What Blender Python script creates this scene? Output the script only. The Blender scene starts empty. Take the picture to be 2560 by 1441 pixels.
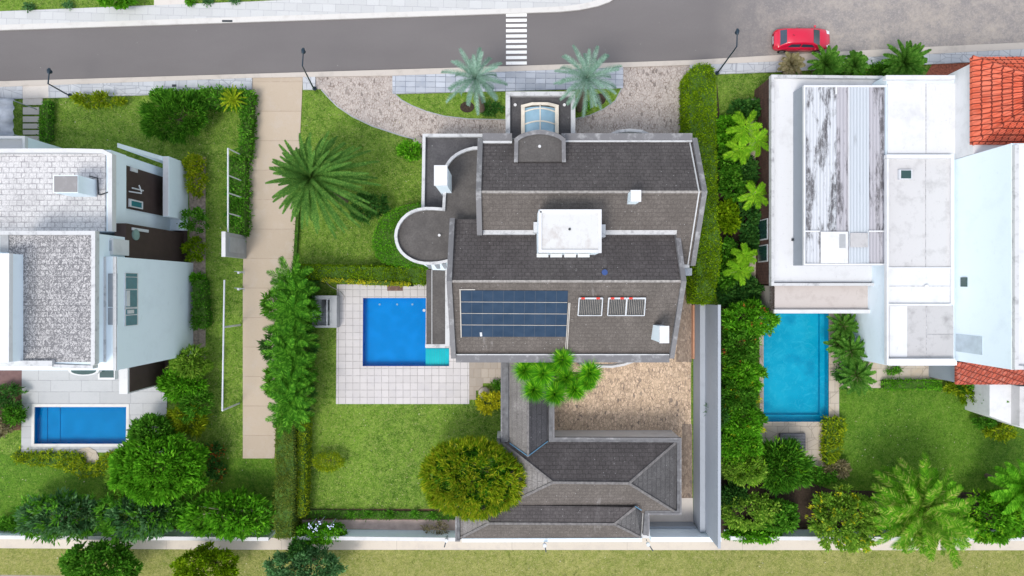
import bpy, math, random
import numpy as np
from mathutils import Vector, Matrix
from mathutils.geometry import tessellate_polygon

SC = bpy.context.scene
R = math.radians
# ------------------------------------------------------------------ camera, sky, sun, exposure
HC = 50.0                                   # flying height of the drone
cam_d = bpy.data.cameras.new("Camera"); cam = bpy.data.objects.new("Camera", cam_d)
SC.collection.objects.link(cam); SC.camera = cam
cam.location = (0, 0, HC); cam.rotation_euler = (0, 0, 0)
cam_d.sensor_width = 36; cam_d.lens = 22.5; cam_d.clip_start = 0.5; cam_d.clip_end = 3000

SUN_EL, SUN_AZ = 60.0, 214.0                # azimuth clockwise from +Y (up in the picture)
W = bpy.data.worlds.new("World"); SC.world = W; W.use_nodes = True
nt = W.node_tree; nt.nodes.clear()
sky = nt.nodes.new("ShaderNodeTexSky"); sky.sky_type = 'NISHITA'; sky.sun_disc = False
sky.sun_elevation = R(SUN_EL); sky.sun_rotation = R(SUN_AZ); sky.dust_density = 1.5; sky.air_density = 1.0; sky.ozone_density = 1.0
bg = nt.nodes.new("ShaderNodeBackground"); bg.inputs[1].default_value = 0.15
wo = nt.nodes.new("ShaderNodeOutputWorld")
hs = nt.nodes.new('ShaderNodeHueSaturation'); hs.inputs['Saturation'].default_value = .42
nt.links.new(sky.outputs[0], hs.inputs['Color']); nt.links.new(hs.outputs[0], bg.inputs[0]); nt.links.new(bg.outputs[0], wo.inputs[0])
sd = bpy.data.lights.new("Sun", 'SUN'); sd.energy = 0.9; sd.angle = R(18); sd.color = (1.0, 0.95, 0.88)
sun = bpy.data.objects.new("Sun", sd); SC.collection.objects.link(sun)
az = R(SUN_AZ); el = R(SUN_EL)
sdir = Vector((math.sin(az)*math.cos(el), math.cos(az)*math.cos(el), math.sin(el)))
sun.rotation_euler = sdir.to_track_quat('Z', 'Y').to_euler(); sun.location = sdir*80
SC.view_settings.view_transform = 'Standard'; SC.view_settings.look = 'None'
SC.view_settings.exposure = 0.92; SC.view_settings.gamma = 1.0

random.seed(7); rng = np.random.default_rng(11)

# ------------------------------------------------------------------ helpers
def X(px, z=0.0): return (px-1280)*(HC-z)/1600.0
def Y(py, z=0.0): return (720-py)*(HC-z)/1600.0
def P(px, py, z=0.0): return Vector((X(px, z), Y(py, z), z))
def m2(pts, z=0.0): return [(X(a, z), Y(b, z)) for a, b in pts]
def lerp(a, b, t): return a+(b-a)*t
def yi(line, x):
    for (x0, y0), (x1, y1) in zip(line, line[1:]):
        if x0 <= x <= x1: return y0+(y1-y0)*(x-x0)/(x1-x0)
    return line[-1][1]

def tag(o, label=None, cat=None, group=None, kind=None):
    if label: o['label'] = label
    if cat: o['category'] = cat
    if group: o['group'] = group
    if kind: o['kind'] = kind
    return o
def empty(name, loc, label, cat, group=None):
    o = bpy.data.objects.new(name, None); SC.collection.objects.link(o)
    o.location = loc; o.empty_display_size = 0.3
    return tag(o, label, cat, group)
def wloc(o):
    v = Vector((0, 0, 0))
    while o is not None:
        v += o.location; o = o.parent
    return v

class MB:
    """collects shapes in world coordinates"""
    def __init__(s): s.v = []; s.f = []; s.sm = []
    def add(s, vs, fs, smooth=False):
        n = len(s.v); s.v.extend([tuple(v) for v in vs])
        s.f.extend([tuple(i+n for i in f) for f in fs]); s.sm.extend([smooth]*len(fs)); return s
    def box(s, x0, y0, x1, y1, z0, z1):
        if x0 > x1: x0, x1 = x1, x0
        if y0 > y1: y0, y1 = y1, y0
        v = [(x0,y0,z0),(x1,y0,z0),(x1,y1,z0),(x0,y1,z0),(x0,y0,z1),(x1,y0,z1),(x1,y1,z1),(x0,y1,z1)]
        return s.add(v, [(0,3,2,1),(4,5,6,7),(0,1,5,4),(1,2,6,5),(2,3,7,6),(3,0,4,7)])
    def pbox(s, x0, y0, x1, y1, zt, zb):          # top face seen at these picture coordinates
        return s.box(X(x0, zt), Y(y0, zt), X(x1, zt), Y(y1, zt), zb, zt)
    def prism(s, pts, z0, z1, holes=()):
        loops = [[Vector((a, b, 0)) for a, b in pts]]+[[Vector((a, b, 0)) for a, b in h] for h in holes]
        flat = [p for l in loops for p in l]; n = len(flat)
        tris = tessellate_polygon(loops)
        vs = [(p.x, p.y, z1) for p in flat]; fs = []
        for t in tris:
            a, b, c = [flat[i] for i in t]
            fs.append(tuple(t) if (b-a).cross(c-a).z > 0 else tuple(reversed(t)))
        if z0 is not None:
            vs += [(p.x, p.y, z0) for p in flat]
            fs += [tuple(i+n for i in reversed(f)) for f in fs[:]]
            o = 0
            for li, l in enumerate(loops):
                area = sum(l[i].x*l[(i+1)%len(l)].y-l[(i+1)%len(l)].x*l[i].y for i in range(len(l)))
                ccw = (area > 0) == (li == 0)
                for i in range(len(l)):
                    a, b = o+i, o+(i+1)%len(l)
                    fs.append((a+n, b+n, b, a) if ccw else (b+n, a+n, a, b))
                o += len(l)
        return s.add(vs, fs)
    def pprism(s, pts, zt, zb, holes=()):
        return s.prism(m2(pts, zt), zb, zt, [m2(h, zt) for h in holes])
    def slab(s, q, t):                            # polygon q (3d, ccw from above) with vertical thickness t below
        n = len(q); v = [tuple(p) for p in q]+[(p[0], p[1], p[2]-t) for p in q]
        f = [tuple(range(n)), tuple(reversed(range(n, 2*n)))]
        f += [(i+n, (i+1)%n+n, (i+1)%n, i) for i in range(n)]
        return s.add(v, f)
    def down(s, q, zb):                           # solid from polygon q straight down to zb
        n = len(q); v = [tuple(p) for p in q]+[(p[0], p[1], zb) for p in q]
        f = [tuple(range(n)), tuple(reversed(range(n, 2*n)))]
        f += [(i+n, (i+1)%n+n, (i+1)%n, i) for i in range(n)]
        return s.add(v, f)
    def beam(s, p, q, w, h):                      # box along p->q, top at p.z/q.z, horizontal width w
        p = Vector(p); q = Vector(q); d = Vector((q.x-p.x, q.y-p.y, 0))
        if d.length < 1e-6: d = Vector((1, 0, 0))
        d.normalize(); n = Vector((-d.y, d.x, 0))*w/2; u = Vector((0, 0, h))
        a = [p-n, q-n, q+n, p+n]
        v = a+[x-u for x in a]
        return s.add(v, [(0,1,2,3),(7,6,5,4),(4,5,1,0),(5,6,2,1),(6,7,3,2),(7,4,0,3)])
    def path(s, pts, w, h):                       # mitred band along a 3d polyline
        pts = [Vector(p) for p in pts]; L = []
        for i, p in enumerate(pts):
            a = pts[max(i-1, 0)]; b = pts[min(i+1, len(pts)-1)]
            d1 = Vector((p.x-a.x, p.y-a.y)); d2 = Vector((b.x-p.x, b.y-p.y))
            d1 = d1.normalized() if d1.length > 1e-6 else d2.normalized()
            d2 = d2.normalized() if d2.length > 1e-6 else d1
            t = (d1+d2).normalized(); n = Vector((-t.y, t.x)); c = max(0.35, n.dot(Vector((-d1.y, d1.x))))
            n = n*(w/2/c); L.append((p.x-n.x, p.y-n.y, p.z, p.x+n.x, p.y+n.y))
        v = []; f = []
        for (ax, ay, z, bx, by) in L: v += [(ax, ay, z), (bx, by, z), (bx, by, z-h), (ax, ay, z-h)]
        for i in range(len(L)-1):
            a, b = 4*i, 4*i+4
            f += [(a, b, b+1, a+1), (a+1, b+1, b+2, a+2), (a+2, b+2, b+3, a+3), (a+3, b+3, b, a)]
        f += [(0, 1, 2, 3), (4*len(L)-1, 4*len(L)-2, 4*len(L)-3, 4*len(L)-4)]
        return s.add(v, f)
    def tube(s, pts, rs, n=8, cap=True):
        pts = [Vector(p) for p in pts]
        if not isinstance(rs, (list, tuple)): rs = [rs]*len(pts)
        v = []; f = []
        for i, p in enumerate(pts):
            t = (pts[min(i+1, len(pts)-1)]-pts[max(i-1, 0)])
            t = t.normalized() if t.length > 1e-7 else Vector((0, 0, 1))
            a = t.orthogonal().normalized() if abs(t.z) < .99 else Vector((1, 0, 0))
            if abs(t.z) < .99: a = t.cross(Vector((0, 0, 1))).normalized()
            b = t.cross(a)
            for k in range(n):
                an = 2*math.pi*k/n; v.append(p+(a*math.cos(an)+b*math.sin(an))*rs[i])
        for i in range(len(pts)-1):
            for k in range(n):
                a, b = i*n+k, i*n+(k+1) % n
                f.append((a, b, b+n, a+n))
        s.add(v, f, True)
        if cap:
            m = len(pts)-1
            s.add(v[:n], [tuple(reversed(range(n)))]); s.add(v[m*n:], [tuple(range(n))])
        return s
    def disc(s, c, r, z0, z1, n=20, sx=1.0, sy=1.0):
        pts = [(c[0]+r*sx*math.cos(2*math.pi*i/n), c[1]+r*sy*math.sin(2*math.pi*i/n)) for i in range(n)]
        return s.prism(pts, z0, z1)
    def build(s, name, mat, parent=None, bevel=0):
        me = bpy.data.meshes.new(name)
        off = wloc(parent) if parent else Vector((0, 0, 0))
        me.from_pydata([(x-off.x, y-off.y, z-off.z) for x, y, z in s.v], [], s.f)
        me.polygons.foreach_set('use_smooth', s.sm); me.update()
        me.materials.append(mat)
        o = bpy.data.objects.new(name, me); SC.collection.objects.link(o)
        if parent: o.parent = parent
        if bevel:
            b = o.modifiers.new('Bevel', 'BEVEL'); b.width = bevel; b.segments = 2; b.limit_method = 'ANGLE'
        return o
def struct(name, mb, mat): return tag(mb.build(name, mat), kind='structure')

# ------------------------------------------------------------------ materials
class N:
    def __init__(s, name):
        s.m = bpy.data.materials.new(name); s.m.use_nodes = True; s.t = s.m.node_tree
        s.t.nodes.clear(); s.out = s.t.nodes.new('ShaderNodeOutputMaterial')
        s.geo = s.t.nodes.new('ShaderNodeNewGeometry'); s.pos = s.geo.outputs['Position']
    def n(s, ty, **kw):
        o = s.t.nodes.new(ty)
        for k, v in kw.items(): setattr(o, k, v)
        return o
    def l(s, a, b): s.t.links.new(a, b)
    def map(s, sc=(1, 1, 1), rot=0, loc=(0, 0, 0), src=None):
        o = s.n('ShaderNodeMapping'); o.inputs['Scale'].default_value = sc; o.inputs['Rotation'].default_value = (0, 0, rot)
        o.inputs['Location'].default_value = loc; s.l(src or s.pos, o.inputs[0]); return o.outputs[0]
    def noise(s, scale, detail=4, vec=None, rough=.55, dist=0):
        o = s.n('ShaderNodeTexNoise'); o.inputs['Scale'].default_value = scale; o.inputs['Detail'].default_value = detail
        o.inputs['Roughness'].default_value = rough; o.inputs['Distortion'].default_value = dist
        s.l(vec or s.pos, o.inputs['Vector']); return o.outputs['Fac']
    def vor(s, scale, vec=None, feature='F1', out='Distance', rnd=1.0):
        o = s.n('ShaderNodeTexVoronoi', feature=feature); o.inputs['Scale'].default_value = scale
        o.inputs['Randomness'].default_value = rnd
        s.l(vec or s.pos, o.inputs['Vector']); return o.outputs[out]
    def brick(s, w, h, off=.5, vec=None, mortar=.02, bias=0):
        o = s.n('ShaderNodeTexBrick'); o.offset = off; o.inputs['Scale'].default_value = 1
        o.inputs['Brick Width'].default_value = w; o.inputs['Row Height'].default_value = h
        o.inputs['Mortar Size'].default_value = mortar; o.inputs['Mortar Smooth'].default_value = .2; o.inputs['Bias'].default_value = bias
        o.inputs['Color1'].default_value = (0, 0, 0, 1); o.inputs['Color2'].default_value = (1, 1, 1, 1); o.inputs['Mortar'].default_value = (.5, .5, .5, 1)
        s.l(vec or s.pos, o.inputs['Vector']); return o
    def ramp(s, fac, stops, interp='LINEAR'):
        o = s.n('ShaderNodeValToRGB'); o.color_ramp.interpolation = interp
        e = o.color_ramp.elements
        while len(e) < len(stops): e.new(.5)
        for i, (p, c) in enumerate(stops):
            e[i].position = p; e[i].color = (c if len(c) == 4 else (*c, 1)) if isinstance(c, tuple) else (c, c, c, 1)
        s.l(fac, o.inputs[0]); return o.outputs[0]
    def mix(s, f, a, b, mode='MIX'):
        o = s.n('ShaderNodeMix', data_type='RGBA', blend_type=mode)
        for i, v in ((0, f), (6, a), (7, b)):
            if hasattr(v, 'links'): s.l(v, o.inputs[i])
            else: o.inputs[i].default_value = v if i == 0 else ((*v, 1) if len(v) == 3 else v)
        return o.outputs[2]
    def math(s, op, a, b=0.0):
        o = s.n('ShaderNodeMath', operation=op)
        for i, v in ((0, a), (1, b)):
            if hasattr(v, 'links'): s.l(v, o.inputs[i])
            else: o.inputs[i].default_value = v
        return o.outputs[0]
    def bump(s, h, strength=.4, dist=.05):
        o = s.n('ShaderNodeBump'); o.inputs['Strength'].default_value = strength; o.inputs['Distance'].default_value = dist
        s.l(h, o.inputs['Height']); return o.outputs[0]
    def pbr(s, col, rough=.8, metal=0, normal=None, spec=.3):
        o = s.n('ShaderNodeBsdfPrincipled')
        if hasattr(col, 'links'): s.l(col, o.inputs['Base Color'])
        else: o.inputs['Base Color'].default_value = (*col, 1)
        if hasattr(rough, 'links'): s.l(rough, o.inputs['Roughness'])
        else: o.inputs['Roughness'].default_value = rough
        o.inputs['Metallic'].default_value = metal; o.inputs['Specular IOR Level'].default_value = spec
        if normal is not None: s.l(normal, o.inputs['Normal'])
        s.l(o.outputs[0], s.out.inputs[0]); return s.m

def plain(name, col, rough=.6, metal=0, spec=.4, var=.12, sc=2.0):
    n = N(name); f = n.noise(sc, 5)
    c = n.mix(n.ramp(f, [(.3, 0.0), (.7, 1.0)]), tuple(x*(1-var) for x in col), tuple(min(1, x*(1+var)) for x in col))
    return n.pbr(c, rough, metal, spec=spec)

def grass_mat(name, dark, mid, light, dry, dryamt=.5):
    n = N(name)
    big = n.noise(.22, 6, rough=.65, dist=.5); med = n.noise(1.7, 5, rough=.7, dist=.6); fine = n.noise(9, 4, rough=.7, dist=1.5)
    wave = n.noise(3.2, 3, vec=n.map((1, 2.2, 1), .6), dist=2.5)
    c = n.mix(n.ramp(big, [(.40, 0.), (.60, 1.)]), dark, mid)
    c = n.mix(n.ramp(med, [(.42, 0.), (.68, .8)]), c, light)
    c = n.mix(n.ramp(wave, [(.56, 0.), (.7, dryamt)]), c, dry)
    c = n.mix(n.ramp(fine, [(.32, .85), (.5, 0.)]), c, tuple(x*.45 for x in dark)); c = n.mix(n.ramp(n.noise(5.5, 5, rough=.8, dist=1.2), [(.52, 0.), (.66, .7)]), c, dry); c = n.mix(n.ramp(n.noise(2.3, 5, rough=.75, dist=1.5), [(.30, .95), (.47, 0.)]), c, tuple(x*.5 for x in dark)); c = n.mix(n.ramp(n.noise(3.6, 6, rough=.8, dist=2.4), [(.53, 0.), (.60, .55)]), c, tuple(min(1, x*1.35) for x in light))
    c = n.mix(n.ramp(n.vor(1.1, rnd=1), [(.04, .7), (.055, 0.)]), c, dry)
    return n.pbr(c, .9, normal=n.bump(n.math('ADD', fine, n.noise(22, 3)), .9, .09), spec=.15)

def paint_mat(name, col, dirt=(.45, .43, .42), amt=.35, rough=.7, sc=1.2):
    n = N(name)
    a = n.noise(sc, 6, rough=.65); b = n.noise(sc*7, 4, rough=.7)
    c = n.mix(n.math('MULTIPLY', n.ramp(a, [(.52, 0.), (.74, amt)]), 1.0), col, dirt); c = n.mix(n.ramp(n.noise(sc*2.2, 7, rough=.8, vec=n.map((2.2, .5, 1))), [(.60, 0.), (.68, amt*.7)]), c, tuple(x*.75 for x in dirt))
    c = n.mix(n.ramp(b, [(.62, 0.), (.72, amt*.6)]), c, tuple(x*.8 for x in dirt))
    return n.pbr(c, rough, normal=n.bump(b, .15, .02), spec=.25)

def tile_mat(name, col, w, h, line, off=0.0, var=.08, mortar=.02, rot=0, loc=(0, 0, 0), stain=(.5, .5, .52), stamt=.3, crack=False):
    n = N(name); v = n.map((1, 1, 1), rot, loc)
    b = n.brick(w, h, off, v, mortar)
    c = n.mix(n.math('MULTIPLY', b.outputs['Color'], 1.0), tuple(x*(1-var) for x in col), tuple(min(1, x*(1+var)) for x in col))
    st = n.noise(.8, 6, rough=.7); c = n.mix(n.ramp(st, [(.5, 0.), (.72, stamt)]), c, stain)
    lf = n.noise(3, 2)
    c = n.mix(n.math('MULTIPLY', b.outputs['Fac'], n.ramp(lf, [(.3, .35), (.6, 1.)])), c, line)
    if crack:
        cr = n.vor(.55, n.map((1, 1.3, 1)), 'DISTANCE_TO_EDGE'); c = n.mix(n.ramp(cr, [(.008, .7), (.016, 0.)]), c, line)
    g = n.noise(14, 4)
    c = n.mix(n.ramp(g, [(.55, 0.), (.75, .25)]), c, tuple(x*.6 for x in col))
    return n.pbr(c, .75, normal=n.bump(n.math('MULTIPLY', b.outputs['Fac'], -1.0), .4, .02), spec=.25)

def shingle_mat(name, base, lite, row=.26, w=.42, vert=False, white=0.12, line=.75):
    n = N(name); v = n.map((1, 1, 1), math.pi/2 if vert else 0)
    b = n.brick(w, row, .5, v, .028)
    c = n.mix(b.outputs['Color'], base, tuple(a*.6+q*.4 for a, q in zip(base, lite)))
    st = n.noise(.7, 6, rough=.7, vec=n.map((1, .5, 1) if not vert else (.5, 1, 1)))
    c = n.mix(n.ramp(st, [(.45, 0.), (.75, .6)]), c, tuple(x*1.45 for x in lite))
    c = n.mix(n.ramp(st, [(.25, .3), (.42, 0.)]), c, tuple(x*.7 for x in base))
    fi = n.noise(11, 4, rough=.7); c = n.mix(n.ramp(fi, [(.36, .6), (.56, 0.)]), c, tuple(x*.5 for x in base)); c = n.mix(n.ramp(n.noise(3.4, 6, rough=.8), [(.54, 0.), (.68, .5)]), c, tuple(x*1.6 for x in lite))
    sp = n.vor(2.6); c = n.mix(n.ramp(sp, [(.05, .8), (.07, 0.)]), c, (.5, .5, .5))
    c = n.mix(n.math('MULTIPLY', b.outputs['Fac'], n.ramp(n.noise(1.5, 3), [(.3, .25), (.65, line)])), c, tuple(x*.5 for x in base))
    c = n.mix(n.ramp(n.noise(.45, 5, vec=n.map((2.4, .35, 1) if not vert else (.35, 2.4, 1))), [(.66, 0.), (.78, white)]), c, (.55, .53, .52))
    return n.pbr(c, .85, normal=n.bump(n.math('SUBTRACT', n.math('MULTIPLY', b.outputs['Fac'], -1.), n.math('MULTIPLY', fi, .6)), .3, .02), spec=.2)

def leaf_mat(name, cols, tr=.25, rough=.55, noise_s=.7):
    n = N(name); rnd = n.geo.outputs['Random Per Island']
    k = len(cols); c = n.ramp(n.math('POWER', rnd, 1.25), [(i/(k-1), cc) for i, cc in enumerate(cols)])
    f = n.noise(noise_s, 4); c = n.mix(n.ramp(f, [(.35, .55), (.6, 0.)]), c, tuple(x*.6 for x in cols[0]))
    p = n.n('ShaderNodeBsdfPrincipled'); n.l(c, p.inputs['Base Color']); p.inputs['Roughness'].default_value = rough
    p.inputs['Specular IOR Level'].default_value = .03
    t = n.n('ShaderNodeBsdfTranslucent'); n.l(n.mix(.5, c, tuple(min(1, x*1.5) for x in cols[-1])), t.inputs[0])
    m = n.n('ShaderNodeMixShader'); m.inputs[0].default_value = tr
    n.l(p.outputs[0], m.inputs[1]); n.l(t.outputs[0], m.inputs[2]); n.l(m.outputs[0], n.out.inputs[0]); return n.m

M = {}
M['lawn'] = grass_mat('lawn_grass', (.062, .160, .010), (.135, .270, .022), (.25, .39, .055), (.42, .44, .15), .75)
M['lawn_lush'] = grass_mat('lush_grass', (.055, .165, .010), (.09, .22, .013), (.16, .30, .03), (.28, .36, .08), .5)
M['lawn_dry'] = grass_mat('dry_grass', (.19, .24, .04), (.28, .30, .07), (.37, .35, .12), (.48, .42, .20), .7)
M['soil'] = plain('bare_soil', (.13, .075, .045), .95, var=.5, sc=5)
M['soil_dark'] = plain('dark_mulch', (.045, .03, .02), .95, var=.5, sc=6)
M['maroon'] = plain('maroon_floor', (.16, .09, .085), .8, var=.15)
# asphalt with paler, sandier ground towards the junction
n = N('asphalt'); f = n.noise(7, 6, rough=.75); g = n.noise(.25, 5, vec=n.map((.35, 1, 1))); s2 = n.noise(40, 3)
c = n.mix(n.ramp(g, [(.3, 0.), (.7, 1.)]), (.150, .138, .136), (.182, .168, .165))
c = n.mix(n.ramp(f, [(.35, .35), (.65, 0.)]), c, (.15, .14, .142)); c = n.mix(n.ramp(s2, [(.58, 0.), (.7, .35)]), c, (.33, .31, .30))
sx = n.n('ShaderNodeSeparateXYZ'); n.l(n.pos, sx.inputs[0])
em = n.math('MULTIPLY', n.ramp(n.math('MULTIPLY', sx.outputs[0], 1/60), [(.26, 0.), (.42, 1.)]), 1.0)
sand = n.ramp(n.noise(.55, 10, rough=.85, dist=.15), [(.44, 0.), (.62, .8)])
grit = n.ramp(n.noise(6, 7, rough=.85, dist=.7), [(.5, 0.), (.6, .85)])
c = n.mix(n.math('MULTIPLY', em, .75), c, (.27, .25, .243)); c = n.mix(n.math('MULTIPLY', em, sand), c, (.44, .385, .33)); c = n.mix(n.math('MULTIPLY', em, grit), c, (.38, .345, .32))
c = n.mix(n.ramp(n.vor(.9), [(.015, .8), (.03, 0.)]), c, (.5, .48, .46))
M['asphalt'] = n.pbr(c, .9, normal=n.bump(s2, .3, .02), spec=.2)
M['kerb'] = paint_mat('kerb_concrete', (.52, .47, .42), (.30, .27, .24), .4)
M['kerb_white'] = paint_mat('white_kerb', (.62, .60, .57), (.35, .32, .29), .35)
M['pave'] = tile_mat('pavement_tiles', (.47, .485, .505), .85, .62, (.25, .26, .29), .37, .10, .022, R(1.7), stain=(.40, .42, .47), stamt=.5, crack=True)
M['pave_n'] = tile_mat('north_pavement_tiles', (.53, .535, .53), 1.0, .62, (.38, .38, .40), .4, .06, .018, R(1.7), stamt=.25)
M['pave_blue'] = tile_mat('bluish_pavement_tiles', (.42, .445, .49), .78, .42, (.22, .24, .28), .0, .16, .03, R(1.0), stain=(.30, .34, .42), stamt=.55)
M['drive'] = tile_mat('driveway_concrete', (.47, .385, .295), 30, 2.3, (.39, .31, .235), 0, .05, .03, stain=(.50, .43, .36), stamt=.7)
M['terrace'] = tile_mat('terrace_tiles', (.56, .53, .52), .56, .56, (.30, .28, .27), .0, .05, .022, loc=(.1, .12, 0), stain=(.48, .46, .48), stamt=.45)
M['terrace_brown'] = tile_mat('worn_terrace_tiles', (.37, .32, .27), .56, .7, (.30, .25, .2), .3, .12, .025, stain=(.4, .33, .27), stamt=.6)
M['patio'] = tile_mat('patio_slabs', (.43, .43, .43), 2.4, .9, (.27, .27, .28), .4, .04, .02, stain=(.35, .36, .37), stamt=.5)
M['stone'] = tile_mat('stone_slabs', (.47, .41, .34), .9, .9, (.28, .24, .2), .4, .08, .02, stain=(.48, .38, .25), stamt=.6, crack=True)
M['slab'] = paint_mat('pink_concrete', (.62, .57, .52), (.42, .37, .34), .45)
def cobble(name, c0, c1, c2):
    n = N(name); v = n.map((1.35, .75, 1)); cell = n.n('ShaderNodeTexVoronoi'); cell.inputs['Scale'].default_value = 5.2; n.l(v, cell.inputs['Vector'])
    e = n.vor(5.2, v, 'DISTANCE_TO_EDGE'); rc = n.n('ShaderNodeSeparateColor'); n.l(cell.outputs['Color'], rc.inputs[0])
    c = n.mix(rc.outputs[0], c0, c1); c = n.mix(n.ramp(rc.outputs[1], [(.955, 0.), (.965, .8)]), c, (.13, .11, .10))
    c = n.mix(n.ramp(n.noise(.5, 5), [(.4, 0.), (.65, .4)]), c, c2)
    c = n.mix(n.math('MULTIPLY', n.ramp(e, [(.03, .9), (.11, 0.)]), n.ramp(n.noise(1.8, 5, rough=.7), [(.32, .1), (.6, .9)])), c, (.17, .125, .10))
    c = n.mix(n.ramp(n.noise(18, 4), [(.55, 0.), (.7, .4)]), c, (.16, .125, .10))
    return n.pbr(c, .85, normal=n.bump(e, .5, .03), spec=.2)
M['cobble'] = cobble('pink_cobbles', (.40, .355, .325), (.52, .46, .42), (.54, .475, .43))
M['cobble_tan'] = cobble('tan_cobbles', (.46, .34, .235), (.72, .55, .395), (.72, .54, .37))
M['gravel'] = cobble('brown_gravel', (.20, .155, .12), (.36, .29, .23), (.32, .26, .21))
M['white'] = paint_mat('white_paint', (.62, .62, .62), (.36, .35, .34), .35)
M['white_clean'] = paint_mat('clean_white_paint', (.65, .655, .665), (.42, .415, .42), .5, sc=.7)
M['blue_white'] = paint_mat('pale_blue_render', (.76, .86, .92), (.56, .64, .70), .25, sc=.7)
M['pale_wall'] = paint_mat('pale_grey_blue_wall', (.29, .32, .36), (.22, .245, .275), .4, sc=.9)
M['parapet'] = paint_mat('weathered_parapet', (.175, .172, .178), (.42, .42, .42), .85, sc=1.6)
M['parapet_white'] = paint_mat('peeling_white_parapet', (.56, .565, .57), (.18, .18, .19), .8, sc=1.8)
M['roof_shade'] = shingle_mat('shaded_slope_shingles', (.086, .077, .076), (.120, .108, .106))  # north slopes: shade away from the sun painted in as a darker tone
M['roof_sun'] = shingle_mat('sunlit_slope_shingles', (.122, .106, .095), (.150, .132, .119), white=.35, line=.4)  # south slopes: same shingles, sunlight painted in as a lighter tone, plus pale stains
M['roof_v'] = shingle_mat('shaded_side_shingles', (.10, .096, .096), (.135, .13, .128), row=.36, w=4.6, vert=True)  # east hips: shaded copy of the side shingles, shade held in the colour
M['roof_side_sun'] = shingle_mat('sunlit_side_shingles', (.19, .178, .168), (.25, .235, .225), row=.36, w=4.6, vert=True)  # west hips and link slope: sunlit copy, light held in the colour
def felt(name, a, b):
    n = N(name); c = n.mix(n.ramp(n.noise(.8, 6, rough=.7), [(.35, 0.), (.65, 1.)]), a, b)
    c = n.mix(n.ramp(n.noise(8, 5, rough=.75), [(.35, .5), (.6, 0.)]), c, tuple(x*.6 for x in a)); c = n.mix(n.ramp(n.vor(1.5), [(.03, .8), (.05, 0.)]), c, (.5, .5, .5))
    return n.pbr(c, .9, normal=n.bump(n.noise(20, 3), .4, .03), spec=.2)
M['felt'] = felt('roof_felt', (.082, .080, .085), (.122, .118, .122))
M['felt_brown'] = felt('brown_roof_felt', (.092, .085, .081), (.135, .125, .118))
# painted stone roofs of the left house
def stoneroof(name, base, line, s=1.6, amt=.8, blot=0.0):
    n = N(name); b = n.brick(.5, .36, .4, n.map((1, 1, 1), 0), .035); w = n.noise(6, 3, dist=2)
    c = n.mix(n.math('MULTIPLY', b.outputs['Fac'], n.ramp(n.noise(2, 4), [(.35, .1), (.6, amt)])), base, line)
    c = n.mix(n.ramp(n.vor(s*2.6, n.map((1, 1, 1), .2), 'DISTANCE_TO_EDGE'), [(.015, amt*.5), (.06, 0.)]), c, line)
    c = n.mix(n.ramp(n.noise(4.2, 4, dist=3.2, rough=.7, vec=n.map((1, .7, 1))), [(.46, 0.), (.52, blot)]), c, (.14, .14, .148))
    c = n.mix(n.ramp(n.noise(.6, 5), [(.5, 0.), (.7, .35)]), c, line)
    return n.pbr(c, .85, normal=n.bump(w, .4, .03), spec=.2)
M['stone_white'] = stoneroof('whitewashed_stone_roof', (.66, .645, .64), (.24, .23, .24), blot=.15)
M['stone_grey'] = stoneroof('blotched_stone_roof', (.56, .545, .54), (.20, .195, .20), blot=.9)
# corrugated sheets with dark mould that runs down the ribs
def corr(name, base, amt, lo=.5, seed=0):
    n = N(name); wv = n.n('ShaderNodeTexWave', wave_type='BANDS', bands_direction='X'); wv.inputs['Scale'].default_value = 1.35; n.l(n.pos, wv.inputs[0])
    st = n.noise(1.0, 7, vec=n.map((1.1, .22, 1), 0, (seed, seed*2, 0)), rough=.72); st2 = n.noise(3.2, 6, vec=n.map((1.2, .55, 1), 0, (seed, 0, 0)), rough=.8)
    mm = n.math('MULTIPLY', n.ramp(st, [(lo, 0.), (lo+.08, 1.)]), n.ramp(st2, [(.36, .1), (.52, 1.)]))
    c = n.mix(n.math('MULTIPLY', mm, amt), base, (.085, .08, .085))
    c = n.mix(n.ramp(wv.outputs[0], [(.0, .25), (.5, 0.)]), c, tuple(x*.6 for x in base))
    return n.pbr(c, .6, normal=n.bump(wv.outputs[0], .6, .06), spec=.3)
M['corr_a'] = corr('stained_corrugated_sheet', (.56, .58, .61), .95, .47)
M['corr_b'] = corr('clean_corrugated_sheet', (.50, .54, .58), .35, .62, 3)
M['corr_c'] = corr('mouldy_corrugated_sheet', (.42, .41, .44), .95, .48, 7)
M['roof_stain'] = paint_mat('stained_white_roof', (.54, .53, .53), (.34, .33, .33), .75, sc=.9)
M['roof_stain2'] = paint_mat('grey_stained_roof', (.46, .45, .45), (.28, .27, .27), .85, sc=1.1)
M['beige_roof'] = paint_mat('beige_flat_roof', (.52, .47, .44), (.36, .31, .28), .6, sc=1.0)
n = N('terracotta_tiles'); b = n.brick(.45, .36, .0, n.map((1, 1, 1)), .035); c = n.mix(b.outputs['Color'], (.50, .085, .04), (.66, .14, .075))
c = n.mix(n.ramp(n.noise(1.2, 5), [(.4, 0.), (.7, .5)]), c, (.6, .2, .13)); c = n.mix(b.outputs['Fac'], c, (.16, .025, .015))
M['terra'] = n.pbr(c, .8, normal=n.bump(n.math('MULTIPLY', b.outputs['Fac'], -1.), .8, .06))
n = N('terracotta_weathered'); b = n.brick(.3, .4, .0, n.map((1, 1, 1), .3), .03); c = n.mix(b.outputs['Color'], (.30, .06, .035), (.46, .10, .06))
c = n.mix(n.ramp(n.noise(4, 5), [(.5, 0.), (.7, .6)]), c, (.5, .25, .2)); c = n.mix(b.outputs['Fac'], c, (.12, .02, .012))
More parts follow.
